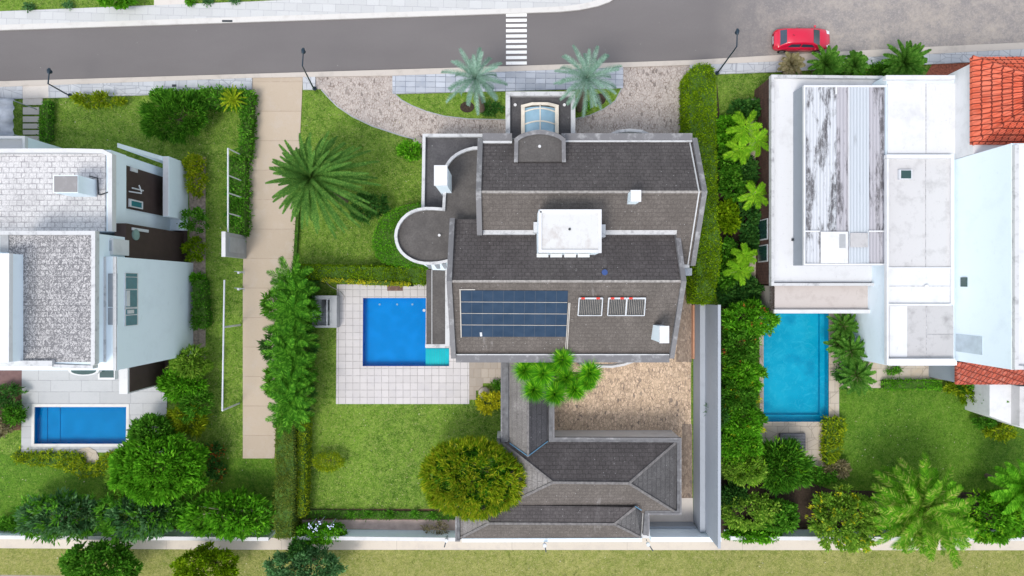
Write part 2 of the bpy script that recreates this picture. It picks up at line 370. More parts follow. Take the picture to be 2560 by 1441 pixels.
M['terra_old'] = n.pbr(c, .85, normal=n.bump(n.math('MULTIPLY', b.outputs['Fac'], -1.), .8, .06))
n = N('brown_cladding'); b = n.brick(3, .18, .3, n.map((1, 1, 1)), .02); c = n.mix(n.noise(2, 5), (.045, .030, .026), (.075, .05, .043))
M['brown'] = n.pbr(c, .7, spec=.3)
n = N('brick_facade'); sp = n.n('ShaderNodeSeparateXYZ'); n.l(n.pos, sp.inputs[0]); cb = n.n('ShaderNodeCombineXYZ'); n.l(sp.outputs[1], cb.inputs[0]); n.l(sp.outputs[2], cb.inputs[1])
b = n.brick(.5, .2, .5, cb.outputs[0], .02); c = n.mix(b.outputs['Color'], (.085, .045, .038), (.14, .075, .06)); c = n.mix(b.outputs['Fac'], c, (.04, .025, .02))
M['brick'] = n.pbr(c, .8)
n = N('solar_mat_blue'); c = n.mix(n.ramp(n.noise(1.2, 5), [(.35, 0.), (.7, 1.)]), (.020, .042, .078), (.032, .058, .10)); M['solar'] = n.pbr(c, .7, spec=.15)
M['pipe'] = plain('pale_pipe', (.45, .42, .38), .5)
M['metal_w'] = plain('painted_white_metal', (.58, .60, .63), .4)
M['metal_g'] = plain('galvanised_metal', (.38, .42, .46), .4, .3)
M['concrete'] = paint_mat('bare_concrete', (.36, .37, .38), (.55, .56, .57), .5)
M['lamp'] = plain('blue_black_metal', (.025, .045, .065), .35, .3)
M['red'] = plain('red_tape', (.75, .05, .03), .5)
M['dark'] = plain('dark_opening', (.03, .035, .04), .5)
M['teal_glass'] = plain('teal_glass', (.03, .17, .21), .12, spec=.7)
M['glass_blue'] = plain('pale_skylight_glass', (.25, .40, .50), .12, spec=.8, var=.08)
M['glass_dark'] = plain('dark_window_glass', (.02, .06, .055), .1, spec=.8)
M['cream'] = plain('cream_frame', (.68, .62, .52), .6)
M['fabric'] = plain('grey_awning_fabric', (.30, .33, .38), .9, var=.2, sc=1.5)
M['wood'] = tile_mat('grey_decking', (.19, .185, .20), 3, .12, (.05, .05, .05), .5, .15, .02)
M['rust'] = plain('rusty_grate', (.17, .10, .08), .8, var=.4, sc=8)
M['orange'] = plain('orange_channel', (.50, .26, .16), .8)
M['trunk'] = plain('bark', (.16, .12, .085), .9, var=.4, sc=6)
M['trunk_pale'] = plain('pale_stem', (.42, .38, .30), .8, var=.3, sc=6)
M['core'] = plain('inner_twigs', (.03, .06, .012), .95, var=.3)
M['hcore'] = plain('hedge_twigs', (.05, .11, .012), .95, var=.4)
M['flower'] = plain('lilac_flowers', (.55, .6, .8), .7)
def pool_mat(name, col, deep):
    n = N(name); c = n.mix(n.ramp(n.noise(.5, 4), [(.35, 0.), (.65, 1.)]), col, deep)
    c = n.mix(n.ramp(n.noise(2.2, 6, rough=.7, dist=1.), [(.55, 0.), (.75, .3)]), c, tuple(min(1, x*1.25) for x in col)); c = n.mix(n.ramp(n.vor(1.6, n.map((1, 1, 1)), 'SMOOTH_F1'), [(.35, 0.), (.75, .22)]), c, tuple(min(1, x*1.5+.01) for x in col)); return n.pbr(c, .9, spec=0.0)  # the voronoi lightening paints soft water caustics into the basin colour
M['pool'] = pool_mat('blue_pool_tiles', (.001, .225, .56), (.001, .21, .52))
M['pool_left'] = pool_mat('mid_blue_pool_tiles', (.001, .195, .43), (.001, .175, .40))
M['pool_teal'] = pool_mat('teal_spa_tiles', (.02, .50, .50), (.015, .46, .48))
n = N('turquoise_pool_plaster'); c = n.mix(n.ramp(n.noise(.35, 5), [(.35, 0.), (.65, 1.)]), (.004, .31, .46), (.012, .40, .56))
c = n.mix(n.ramp(n.noise(1.6, 6, rough=.75, dist=1.2), [(.50, 0.), (.66, .5)]), c, (.05, .47, .60)); c = n.mix(n.ramp(n.noise(.42, 4, vec=n.map((1, 1, 0), 0, (3.1, .4, 0))), [(.58, 0.), (.70, .55)]), c, (.004, .21, .36)); M['pool_turq'] = n.pbr(c, .9, spec=0.0)
def water_mat(name, tint):
    n = N(name); t = n.n('ShaderNodeBsdfTransparent'); t.inputs[0].default_value = (*tint, 1)
    g = n.n('ShaderNodeBsdfGlossy'); g.inputs['Roughness'].default_value = .06
    nb = n.bump(n.noise(2.4, 4, dist=.8), .12, .06); n.l(nb, g.inputs['Normal'])
    fr = n.n('ShaderNodeFresnel'); fr.inputs[0].default_value = 1.22; n.l(nb, fr.inputs['Normal'])
    m = n.n('ShaderNodeMixShader'); n.l(fr.outputs[0], m.inputs[0]); n.l(t.outputs[0], m.inputs[1]); n.l(g.outputs[0], m.inputs[2])
    n.l(m.outputs[0], n.out.inputs[0]); return n.m
M['water'] = water_mat('pool_water', (.86, .97, 1.0))
n = N('car_paint'); p = n.n('ShaderNodeBsdfPrincipled'); p.inputs['Base Color'].default_value = (.60, .004, .04, 1); p.inputs['Roughness'].default_value = .35
p.inputs['Coat Weight'].default_value = .6; p.inputs['Coat Roughness'].default_value = .05; n.l(p.outputs[0], n.out.inputs[0]); M['car'] = n.m
M['car_glass'] = plain('tinted_car_glass', (.03, .05, .08), .1, spec=.8)
M['tyre'] = plain('tyre_rubber', (.02, .02, .02), .9)
M['rim'] = plain('alloy_rim', (.45, .45, .47), .3, .7)
M['lens'] = plain('headlight_lens', (.7, .72, .74), .1, spec=.8)
M['tail'] = plain('tail_light_lens', (.45, .01, .02), .2)
L = {
 'green': leaf_mat('green_leaves', [(0.0287, 0.1231, 0.0082), (0.0739, 0.2462, 0.0148), (0.2123, 0.5019, 0.0482)], 0.25),
 'bright': leaf_mat('bright_leaves', [(0.0406, 0.1705, 0.0065), (0.0974, 0.341, 0.0114), (0.2579, 0.6207, 0.0382)], 0.25),
 'dark': leaf_mat('dark_leaves', [(0.024, 0.096, 0.02), (0.052, 0.168, 0.028), (0.1165, 0.2778, 0.0493)], 0.35),
 'yellow': leaf_mat('yellow_green_leaves', [(0.102, 0.204, 0.0085), (0.238, 0.34, 0.0127), (0.5522, 0.6093, 0.0286)], 0.3),
 'gold': leaf_mat('golden_leaves', [(.30, .34, .012), (.52, .52, .018), (.74, .68, .04)], 0.3),
 'hedge': leaf_mat('hedge_leaves', [(0.0756, 0.168, 0.0034), (0.1512, 0.2772, 0.005), (0.3359, 0.4939, 0.0148)], 0.25),
 'hedge_dull': leaf_mat('olive_hedge_leaves', [(0.085, 0.1445, 0.0127), (0.1445, 0.2125, 0.0255), (0.2761, 0.3046, 0.0666)], 0.3),
 'silver': leaf_mat('silver_palm_leaves', [(0.1365, 0.252, 0.1785), (0.2205, 0.357, 0.273), (0.336, 0.4725, 0.3885)], .15),
 'teal': leaf_mat('blue_green_leaves', [(0.0382, 0.1275, 0.0382), (0.085, 0.2295, 0.068), (0.2285, 0.4189, 0.1714)], 0.25),
 'palm': leaf_mat('palm_leaflets', [(0.0386, 0.1287, 0.0129), (0.0772, 0.2231, 0.0257), (0.1917, 0.3835, 0.0605)], 0.3),
 'cycad': leaf_mat('cycad_leaflets', [(0.0467, 0.1445, 0.0255), (0.0935, 0.2295, 0.0425), (0.2285, 0.3998, 0.0762)], 0.3),
 'lime': leaf_mat('lime_palm_leaflets', [(0.1125, 0.3, 0.01), (0.2125, 0.475, 0.0175), (0.375, 0.625, 0.0375)], .3),
 'olive': leaf_mat('olive_tip_leaves', [(0.0595, 0.187, 0.0051), (0.1615, 0.323, 0.0085), (0.374, 0.476, 0.017), (0.6474, 0.5902, 0.0476)], 0.3),
 'light': leaf_mat('pale_green_leaves', [(0.0738, 0.1968, 0.0164), (0.1804, 0.3608, 0.0287), (0.4408, 0.6429, 0.0918)], 0.3),
 'mixed': leaf_mat('mixed_palm_leaflets', [(0.0396, 0.176, 0.0053), (0.0968, 0.3168, 0.0106), (0.1936, 0.44, 0.022), (0.4761, 0.4761, 0.1242)], 0.25),
 'red': leaf_mat('reddish_leaves', [(0.132, 0.044, 0.0165), (0.385, 0.099, 0.022), (0.55, 0.242, 0.033)]),
 'dried': leaf_mat('straw_leaves', [(0.176, 0.154, 0.066), (0.286, 0.264, 0.132), (0.396, 0.33, 0.22)]),
 'draca': leaf_mat('dracaena_leaves', [(.03, .19, .008), (.11, .42, .012), (.36, .72, .03)], 0.15),
 'row': leaf_mat('strap_leaves', [(0.0195, 0.0936, 0.0062), (0.0546, 0.2028, 0.0117), (0.1747, 0.4368, 0.0349)], 0.2),
 'litter': leaf_mat('fallen_leaf', [(.30, .28, .12), (.5, .45, .25), (.65, .6, .5)], .1),
}
# ------------------------------------------------------------------ foliage builders
def quadmesh(name, V, mat, parent):
    V = np.asarray(V, dtype=np.float32).reshape(-1, 4, 3)
    off = wloc(parent); V = V-np.array([off.x, off.y, off.z], dtype=np.float32)
    n = len(V); me = bpy.data.meshes.new(name)
    me.vertices.add(n*4); me.loops.add(n*4); me.polygons.add(n)
    me.vertices.foreach_set('co', V.reshape(-1)); me.loops.foreach_set('vertex_index', np.arange(n*4, dtype=np.int32))
    me.polygons.foreach_set('loop_start', np.arange(0, n*4, 4, dtype=np.int32)); me.update(calc_edges=True)
    me.materials.append(mat); o = bpy.data.objects.new(name, me); SC.collection.objects.link(o); o.parent = parent
    return o
def unit(v): return v/np.maximum(1e-9, np.linalg.norm(v, axis=-1, keepdims=True))
def tufts(C, D, k, Ln, Wd, spread=.9, droop=.2, jit=.1):
    """k leaves fan out of every centre C around direction D"""
    C = np.repeat(np.asarray(C, float), k, 0); D = np.repeat(np.asarray(D, float), k, 0); m = len(C)
    d = unit(D+spread*rng.normal(size=(m, 3))*.6); C = C+rng.normal(size=(m, 3))*jit
    s = unit(np.cross(d, np.tile([0, 0, 1.0], (m, 1))+.5*rng.normal(size=(m, 3))))
    l = Ln*rng.uniform(.65, 1.25, (m, 1)); w = Wd*rng.uniform(.7, 1.3, (m, 1))
    dz = np.zeros((m, 3)); dz[:, 2:3] = -droop*l
    up = unit(np.cross(s, d))*w*.15
    return np.stack([C, C+d*l*.5+s*w/2+up+dz*.2, C+d*l+dz, C+d*l*.5-s*w/2+up+dz*.2], 1)
def ell(m, c, rx, ry, rz, inner=.6, top=True, lump=.12, nl=9):
    """points and normals spread over an uneven ellipsoid crown, gathered in clumps when it is a loose one"""
    if inner < .8 and m > 20:
        S = np.array([rx, ry, rz]); nb = max(7, int(m/8)); i = np.arange(nb)+.5; zz = 1-1.15*i/nb; ph = i*2.39996+rng.random()*6
        rr = np.sqrt(np.maximum(0, 1-zz*zz)); cd = np.stack([rr*np.cos(ph), rr*np.sin(ph), zz], 1)+rng.normal(size=(nb, 3))*.10
        cr = rng.uniform(.68, .98, (nb, 1)); cc = cd*cr; rc = 1.25/math.sqrt(nb)*rng.uniform(.7, 1.25, (nb, 1))
        k = rng.integers(0, nb, m); u = unit(rng.normal(size=(m, 3))+cd[k]*1.1+np.array([0, 0, .25]))
        p = cc[k]+u*rc[k]*np.array([1, 1, 1.0])*rng.uniform(.6, 1, (m, 1))
        pr = np.linalg.norm(p[:, :2], axis=1, keepdims=True); p[:, :2] *= np.minimum(1, 1.06/np.maximum(pr, 1e-6))
        return np.array(c)+p*S, unit(u+cd[k]*.5)
    u = unit(rng.normal(size=(m, 3)))
    if top: u[:, 2] = np.abs(u[:, 2])*rng.choice([1, 1, 1, -.35], m)
    r = rng.uniform(inner, 1.0, (m, 1))**.5
    bl = unit(rng.normal(size=(nl, 3))); f = np.clip(u@bl.T, 0, 1).max(1, keepdims=True)**3
    r = r*(1-lump+2*lump*f)
    return np.array(c)+u*r*np.array([rx, ry, rz]), unit(u/np.array([rx, ry, rz]))
def limbs(mb, base, c, rx, ry, rz, r0, n=6, trunk_top=None):
    tt = trunk_top or Vector((base.x, base.y, base.z+max(.25, (c[2]-rz*.7-base.z))))
    mb.tube([base, (base+tt)/2+Vector((rng.normal()*.04, rng.normal()*.04, 0)), tt], [r0*1.25, r0, r0*.85], 7)
    for i in range(n):
        a = 2*math.pi*i/n+rng.uniform(-.4, .4); q = Vector((c[0]+rx*.75*math.cos(a), c[1]+ry*.75*math.sin(a), c[2]+rz*rng.uniform(.0, .55)))
        mid = tt.lerp(q, .5)+Vector((0, 0, rz*.15)); mb.tube([tt, mid, q], [r0*.6, r0*.38, r0*.12], 5)
def shrub(name, label, px, py, rx, ry, h, leaf, m=120, k=14, Ln=.28, Wd=.1, cat='shrub', group=None, spread=.9, droop=.15, r0=None, zc=.55, extra=None, lump=.14, inner=.45, bm='trunk', nlimb=6):
    """rx, ry in picture pixels at the crown's widest height"""
    zw = h*zc; sc = (HC-zw)/1600; c = (X(px, zw), Y(py, zw), zw); rx *= sc; ry *= sc; rz = h-zw
    root = empty(name, (c[0], c[1], 0), label, cat, group)
    mb = MB(); limbs(mb, Vector((c[0], c[1], 0)), c, rx, ry, rz, r0 or max(.03, h*.03), nlimb); mb.build('trunk', M[bm], root)
    C, D = ell(m, c, rx-Ln*.5, ry-Ln*.5, rz-Ln*.3, inner, lump=lump)
    if inner < .8:
        C2, D2 = ell(int(m*.35)+4, c, rx*.82, ry*.82, rz*.8, .81, lump=.2); C = np.concatenate([C, C2]); D = np.concatenate([D, D2])
    V = tufts(C, D*.9+np.array([0, 0, .35]), k, Ln, Wd, spread, droop)
    quadmesh('crown', V, L[leaf], root)
    if extra:
        lf, mm, kk, ll, ww = extra
        C, D = ell(mm, c, rx-ll*.3, ry-ll*.3, rz-ll*.1, .85, lump=lump)
        quadmesh('blossom' if lf == 'red' else 'young_leaves', tufts(C, D, kk, ll, ww, 1.0, 0), L[lf], root)
    return root
def frond(base, az, e0, length, curve, nl, ll, lw, vee=.35, t0=.12, fwd=.65, prof=.6, hang=0.0, roll=0.0):
    n = nl; ts = np.linspace(0, 1, 13); e = e0-curve*ts; ds = length/12
    hx = np.concatenate([[0], np.cumsum(np.cos(e[:-1])*ds)]); hz = np.concatenate([[0], np.cumsum(np.sin(e[:-1])*ds)])
    t = np.linspace(t0, 1, n); x = np.interp(t, ts, hx); z = np.interp(t, ts, hz); ee = e0-curve*t
    ca, sa = math.cos(az), math.sin(az)
    p = np.stack([base[0]+x*ca, base[1]+x*sa, base[2]+z], 1)
    f = np.stack([np.cos(ee)*ca, np.cos(ee)*sa, np.sin(ee)], 1); s = np.tile([-sa, ca, 0], (n, 1)); u = np.cross(f, s)
    L_ = ll*(np.sin(np.pi*np.clip(t*.86+.10, 0, 1))**prof)[:, None]; out = []
    for sg in (1, -1):
        d = unit(f*fwd+s*sg+u*vee+rng.normal(size=(n, 3))*.06); b = unit(np.cross(d, u))
        dr = np.zeros((n, 3)); dr[:, 2] = -hang*L_[:, 0]
        out.append(np.stack([p, p+d*L_*.4+b*lw/2, p+d*L_+dr, p+d*L_*.4-b*lw/2], 1))
    w = .02+.012*length; k = np.stack([p[:-1]+s[:-1]*w, p[1:]+s[1:]*w*.6, p[1:]-s[1:]*w*.6, p[:-1]-s[:-1]*w], 1); out.append(k)
    b0 = np.array(base); st = np.array([[b0+s[0]*w, p[0]+s[0]*w, p[0]-s[0]*w, b0-s[0]*w]]); out.append(st)
    return np.concatenate(out)
def palm(name, label, px, py, h, length, nf, leaf, base=None, cat='palm', group=None, e=(1.25, .0), curve=(1.0, 1.5), nl=26, ll=.4, lw=.06, r0=.12, vee=.35, fwd=.65, az0=0., azspan=2*math.pi, hang=0., bm='trunk', aspect=None, prof=.6, boss=True):
    c = P(px, py, h); b = P(base[0], base[1], 0) if base else Vector((c.x, c.y, 0))
    root = empty(name, tuple(b), label, cat, group); mb = MB()
    mid = b.lerp(c, .5); mid.z = c.z*.55; mb.tube([b, mid, c], [r0*1.5, r0*1.1, r0], 9); mb.build('trunk', M[bm], root)
    out = []
    for i in range(nf):
        q = (i+.5)/nf; a = az0+(i*2.39996 if azspan > 6 else azspan*rng.random())+rng.uniform(-.12, .12)
        el_ = lerp(e[0], e[1], q**.8)+rng.uniform(-.1, .1); le = length*rng.uniform(.85, 1.08)*lerp(.72, 1, min(1, q*1.8))
        if aspect: le *= aspect(a)
        out.append(frond((c.x, c.y, c.z), a, el_, le, lerp(curve[0], curve[1], q)+rng.uniform(-.12, .12), nl, ll, lw, vee, fwd=fwd, hang=hang, prof=prof))
    quadmesh('crown', np.concatenate(out), L[leaf], root)
    return root
def rosette_v(c, n, length, w, e=(1.3, -.15), droop=.15):
    """strap leaves round a point"""
    i = np.arange(n); q = (i+.5)/n; a = i*2.39996; el_ = e[0]+(e[1]-e[0])*q+rng.normal(size=n)*.08
    d = np.stack([np.cos(a)*np.cos(el_), np.sin(a)*np.cos(el_), np.sin(el_)], 1); s = unit(np.cross(d, [0, 0, 1.0]))
    l = (length*rng.uniform(.9, 1.06, n)*(.8+.2*np.minimum(1, q*1.6)))[:, None]; dz = np.zeros((n, 3)); dz[:, 2:3] = -droop*l
    b = np.array(c); return np.stack([np.tile(b, (n, 1)), b+d*l*.45+s*w/2, b+d*l+dz, b+d*l*.45-s*w/2], 1)
def inside(pts, x, y):
    r = np.zeros(len(x), bool); n = len(pts); j = n-1
    for i in range(n):
        xi, yi_ = pts[i]; xj, yj = pts[j]
        if yi_ != yj: r ^= ((yi_ > y) != (yj > y)) & (x < (xj-xi)*(y-yi_)/(yj-yi_)+xi)
        j = i
    return r
def hedge(name, label, outline, h, leaf, dens=70, Ln=.13, Wd=.07, cat='hedge', group=None, k=3, sides=True, ragged=.05, top2=None, z0=0):
    """clipped hedge: outline in picture pixels at its top"""
    w = m2(outline, h); A = np.array(w); lo, hi = A.min(0), A.max(0)
    cx, cy = A.mean(0); root = empty(name, (float(A[0][0]), float(A[0][1]), 0), label, cat, group)
    MB().prism(w, z0, h-.08).build('stems', M['hcore'], root)
    area = (hi-lo).prod(); m = int(area*dens*1.4); x = rng.uniform(lo[0], hi[0], m); y = rng.uniform(lo[1], hi[1], m)
    ok = inside(w, x, y); x, y = x[ok], y[ok]
    und = .05*np.sin(x*2.1+y*1.3)+.04*np.sin(y*3.7-x)
    C = np.stack([x, y, h-.06+und+rng.normal(size=len(x))*ragged], 1); D = np.tile([0, 0, 1.0], (len(x), 1)); out = [tufts(C, D, k, Ln, Wd, 1.6, 0, .04)]
    if sides:
        n = len(w)
        for i in range(n):
            a, b = A[i], A[(i+1) % n]; ln = np.linalg.norm(b-a); m = int(ln*h*dens*.6)
            if m < 1: continue
            t = rng.random(m)[:, None]; p = a+(b-a)*t; nr = np.array([(b-a)[1], -(b-a)[0]])/max(ln, 1e-6)
            ar = sum(w[j][0]*w[(j+1) % n][1]-w[(j+1) % n][0]*w[j][1] for j in range(n)); nr = nr if ar > 0 else -nr
            C = np.concatenate([p+nr*rng.normal(size=(m, 1))*ragged, rng.uniform(z0+.05, h, (m, 1))], 1); D = np.tile([nr[0], nr[1], .3], (m, 1))
            out.append(tufts(C, D, k, Ln, Wd, 1.2, .05, .04))
    quadmesh('foliage', np.concatenate(out), L[leaf], root); return root

# ================================================================== SETTING
edge_s = [(-700, 224), (0, 203), (640, 184), (1280, 165), (1730, 150), (1900, 140), (2300, 118), (2560, 106), (3300, 70)]
kerb_s = [(-700, 239), (0, 217), (640, 194), (980, 189), (1280, 178), (1730, 162), (1900, 155), (2300, 136), (2560, 122), (3300, 88)]
pave_s = [(-700, 268), (0, 248), (350, 238), (630, 224), (803, 224), (980, 234), (1558, 220), (1725, 186), (1793, 185), (1935, 180), (2330, 160), (2560, 149), (3300, 115)]
edge_n = [(-700, 98), (0, 75), (640, 54), (1280, 33), (1400, 29), (1450, 24), (1495, 15), (1525, 4), (1541, -8), (1550, -30), (1553, -120), (1553, -700)]
kerb_n = [(-700, 85), (0, 62), (640, 41), (1280, 21), (1400, 16), (1440, 12), (1480, 4), (1510, -6), (1524, -18), (1533, -40), (1535, -120), (1535, -700)]
pave_n = [(-700, 51), (0, 28), (640, 3), (1300, -30), (1420, -60), (1440, -120), (1440, -700)]
def band(a, b, x0, x1):
    xs = sorted({x0, x1}|{x for x, _ in a if x0 < x < x1}|{x for x, _ in b if x0 < x < x1})
    return [(x, yi(a, x)) for x in xs]+[(x, yi(b, x)) for x in reversed(xs)]

# pools and the basement stair are real openings in the ground
POOLS = {
 'mid': [(908, 745), (1065, 745), (1064, 870), (1123, 870), (1123, 915), (907, 915)],
 'left': [(88, 1017), (317, 1017), (316, 1109), (87, 1109)],
 'right': [(1908, 783), (2071, 783), (2071, 1054), (1908, 1054)]}
STAIR = [(790, 748), (833, 748), (833, 812), (790, 812)]
g = 600.0
struct('ground', MB().prism([(-g, -g), (g, -g), (g, g), (-g, g)], None, 0.0, [m2(v) for v in POOLS.values()]+[m2(STAIR)]), M['lawn'])
struct('road', MB().prism(m2(edge_s)+list(reversed(m2(edge_n)))+[] if False else m2(edge_s+[(3300, -700)]+list(reversed(edge_n))), None, .004), M['asphalt'])
struct('kerb', MB().prism(m2(edge_s, .14)+list(reversed(m2(kerb_s, .14))), 0, .14), M['kerb'])
struct('kerb', MB().prism(m2(edge_n, .14)+list(reversed(m2(kerb_n, .14))), 0, .14), M['kerb_white'])
struct('pavement', MB().prism(m2(kerb_n, .12)+list(reversed(m2(pave_n, .12))), 0, .12), M['pave_n'])
for x0, x1, mt in ((-700, 56, 'pave'), (121, 630, 'pave'), (757, 788, 'pave'), (981, 1558, 'pave_blue'), (1725, 3300, 'pave')):
    struct('pavement', MB().prism(m2(band(kerb_s, pave_s, x0, x1), .12), 0, .12), M[mt])
struct('path', MB().prism(m2(band(kerb_s, pave_s, 56, 121), .1), 0, .1), M['slab'])
struct('driveway', MB().prism(m2(band(kerb_s, [(600, 262), (800, 262)], 630, 757)[:0]+[(630, 195), (757, 191), (752, 300), (746, 430), (738, 560), (732, 660), (712, 800), (694, 1000), (686, 1146), (607, 1146), (607, 700), (610, 560), (614, 440), (620, 330), (629, 225)], .05), 0, .05), M['drive'])
for pts in ([(808, 224), (757, 226)],): pass
struct('cobbled_drive', MB().prism(m2([(788, 192), (981, 189), (981, 235), (1000, 235), (1300, 228), (1558, 220), (1558, 168), (1725, 162), (1732, 345), (1732, 420), (1060, 420), (1055, 352), (1000, 337), (930, 314), (880, 290), (843, 265), (822, 244), (803, 223), (788, 223)], .03), 0, .03), M['cobble'])
mb = MB(); mb.path([P(*p, .06) for p in [(803, 224), (822, 245), (843, 266), (880, 291), (930, 315), (1000, 338), (1055, 353)]], .08, .06); struct('kerb', mb, M['concrete'])
isl = [(988, 236), (1004, 250), (1030, 264), (1065, 278), (1110, 290), (1170, 297), (1260, 299), (1440, 296), (1475, 288), (1510, 272), (1538, 252), (1554, 221)]
struct('lawn', MB().prism(m2(isl, .05), 0, .05), M['lawn'])
mb = MB(); mb.path([P(*p, .07) for p in isl], .07, .07); struct('kerb', mb, M['concrete'])
struct('lawn', MB().prism(m2([(757, 226), (803, 226), (845, 268), (930, 316), (1056, 354), (1056, 664), (735, 664), (744, 500), (752, 340)]), None, .006), M['lawn'])
struct('cobbled_court', MB().prism(m2([(1160, 860), (1727, 660), (1728, 1302), (1385, 1302), (1385, 905), (1160, 905)]), None, .008), M['cobble_tan'])
struct('gravel_strip', MB().prism(m2([(1700, 655), (1728, 655), (1729, 905), (1690, 905)]), None, .014), M['gravel'])
struct('gravel_strip', MB().prism(m2([(1705, 1060), (1730, 1060), (1731, 1245), (1705, 1245)]), None, .014), M['gravel'])
struct('path', MB().prism(m2([(1610, 1245), (1732, 1245), (1733, 1309), (1610, 1309)]), None, .02), M['slab'])
tp = [(842, 711), (1068, 711), (1130, 711), (1130, 862), (1173, 862), (1173, 1010), (840, 1010)]
struct('pool_terrace', MB().prism(m2(tp, .06), 0, .06, [m2(POOLS['mid'])]), M['terrace'])
struct('terrace_steps', MB().prism(m2([(1173, 862), (1262, 862), (1262, 950), (1243, 958), (1207, 958), (1207, 976), (1190, 976), (1190, 999), (1173, 999)], .04), 0, .04), M['terrace_brown'])
struct('patio', MB().prism(m2([(55, 880), (420, 880), (416, 1060), (412, 1131), (53, 1131)], .05), 0, .05, [m2(POOLS['left'])]), M['patio'])
struct('patio', MB().prism(m2([(-200, 905), (55, 905), (55, 966), (-200, 966)]), None, .02), M['maroon'])
struct('flower_bed', MB().prism(m2([(-200, 966), (54, 966), (52, 1075), (-200, 1085)]), None, .012), M['soil'])
struct('pool_terrace', MB().prism(m2([(1898, 720), (2240, 720), (2240, 905), (2390, 905), (2390, 949), (2212, 949), (2212, 970), (2098, 970), (2098, 1050), (2066, 1050), (2066, 1166), (1995, 1166), (1900, 1100)], .05), 0, .05, [m2(POOLS['right'])]), M['stone'])
struct('lawn', MB().prism(m2([(2098, 970), (2700, 970), (2700, 1330), (1802, 1330), (1802, 1190), (2066, 1166), (2098, 1050)]), None, .008), M['lawn_lush'])
struct('lawn', MB().prism(m2([(-300, 1130), (607, 1146), (690, 1146), (690, 1318), (-300, 1318)]), None, .006), M['lawn_lush'])
struct('flower_bed', MB().prism(m2([(1800, 1195), (2010, 1200), (2080, 1225), (2700, 1235), (2700, 1332), (1800, 1332)]), None, .016), M['soil_dark'])
struct('flower_bed', MB().prism(m2([(1792, 200), (1800, 770), (1935, 770), (1935, 262), (1870, 262), (1800, 300)]), None, .016), M['soil_dark'])
struct('flower_bed', MB().prism(m2([(2330, 161), (2440, 156), (2440, 210), (2300, 210)]), None, .016), plain('red_soil', (.28, .085, .05), .95, var=.5, sc=7))
struct('flower_bed', MB().prism(m2([(472, 392), (514, 392), (514, 900), (478, 900)]), None, .016), plain('bed_soil', (.30, .24, .20), .95, var=.4, sc=5))
struct('flower_bed', MB().prism(m2([(765, 1272), (1145, 1272), (1145, 1299), (765, 1299)]), None, .016), M['soil'])
struct('path', MB().prism(m2([(755, 1299), (1145, 1299), (1145, 1327), (755, 1320)]), None, .022), plain('pinkish_render', (.44, .34, .30), .85, var=.2, sc=1.5))
struct('path', MB().prism(m2([(-700, 1340), (600, 1344), (3300, 1346), (3300, 1376), (600, 1374), (-700, 1366)]), None, .02), tile_mat('outer_path', (.56, .49, .41), 9, 3, (.36, .31, .26), 0, .04, .02, stain=(.42, .37, .33), stamt=.6))
struct('verge', MB().prism(m2([(-700, 1366), (600, 1374), (3300, 1376), (3300, 1480), (-700, 1428)]), None, .01), M['lawn_dry'])
struct('road', MB().prism(m2([(-700, 1428), (3300, 1462), (3300, 1700), (-700, 1700)]), None, .008), tile_mat('back_street', (.30, .25, .24), 1.2, .5, (.2, .17, .16), .5, .06))
struct('path', MB().prism(m2([(385, 18), (386, -60), (468, -60), (468, 14)], .11), 0, .11), M['slab'])
mb = MB()
for y in (34, 47, 60, 73, 86.3, 99.6, 113, 126.7, 140.3, 154): mb.add([P(1265, y, .009), P(1265, y+7.8, .009), P(1317, y+7.3, .009), P(1317, y-.5, .009)], [(0, 1, 2, 3)])
n = N('road_paint'); c = n.mix(n.ramp(n.noise(9, 5, rough=.7), [(.56, 0.), (.68, .5)]), (.82, .82, .80), (.4, .38, .38)); struct('crosswalk', mb, n.pbr(c, .7))
mb = MB(); mb.pbox(555, 50, 581, 55, .15, .142); tag(mb.build('drain_grate', M['dark']), 'dark slotted drain grate set in the white kerb of the far pavement', 'drain')
mb = MB(); mb.pbox(968, 712, 1007, 727, .066, .0601); tag(mb.build('floor_grate', M['rust']), 'rusty brown grate set in the white tiles above the middle pool', 'grate')
mb = MB(); mb.pbox(430, 211, 441, 217, .125, .1201); tag(mb.build('access_cover', M['dark']), 'small dark access cover in the tiled pavement before the left garden', 'cover')
tag(MB().disc(P(1168, 268), .56, .0, .062, 20, 1, .78).build('soil_ring', M['soil_dark']), kind='structure')
tag(MB().disc(P(1500, 248), .5, .0, .062, 20, .9, .9).build('soil_ring', M['soil_dark']), kind='structure')

# stepping stones up to the left house
for i, (y0, y1) in enumerate([(243, 262), (268, 286), (291, 305), (309, 321), (325, 336), (340, 352)]):
    o = MB().pbox(57, y0, 97 if i else 106, y1, .06, .0).build('stepping_stone', M['slab'])
    tag(o, ['wide', 'second', 'third', 'fourth', 'fifth', 'last'][i]+' pale concrete stepping slab counted from the street, left of the front garden', 'slab', 'stepping slabs to the left house')
tag(MB().disc(P(218, 1145), .98, 0, .09, 9, 1, .9).build('stone_slab', M['stone']), 'round pale cracked stone slab at the lower edge of the left pool patio', 'slab')
tag(MB().pbox(632, 1243, 656, 1256, .03, 0).build('stone_slab', M['slab']), 'small square concrete slab on the grass near the lower left hedge', 'slab')

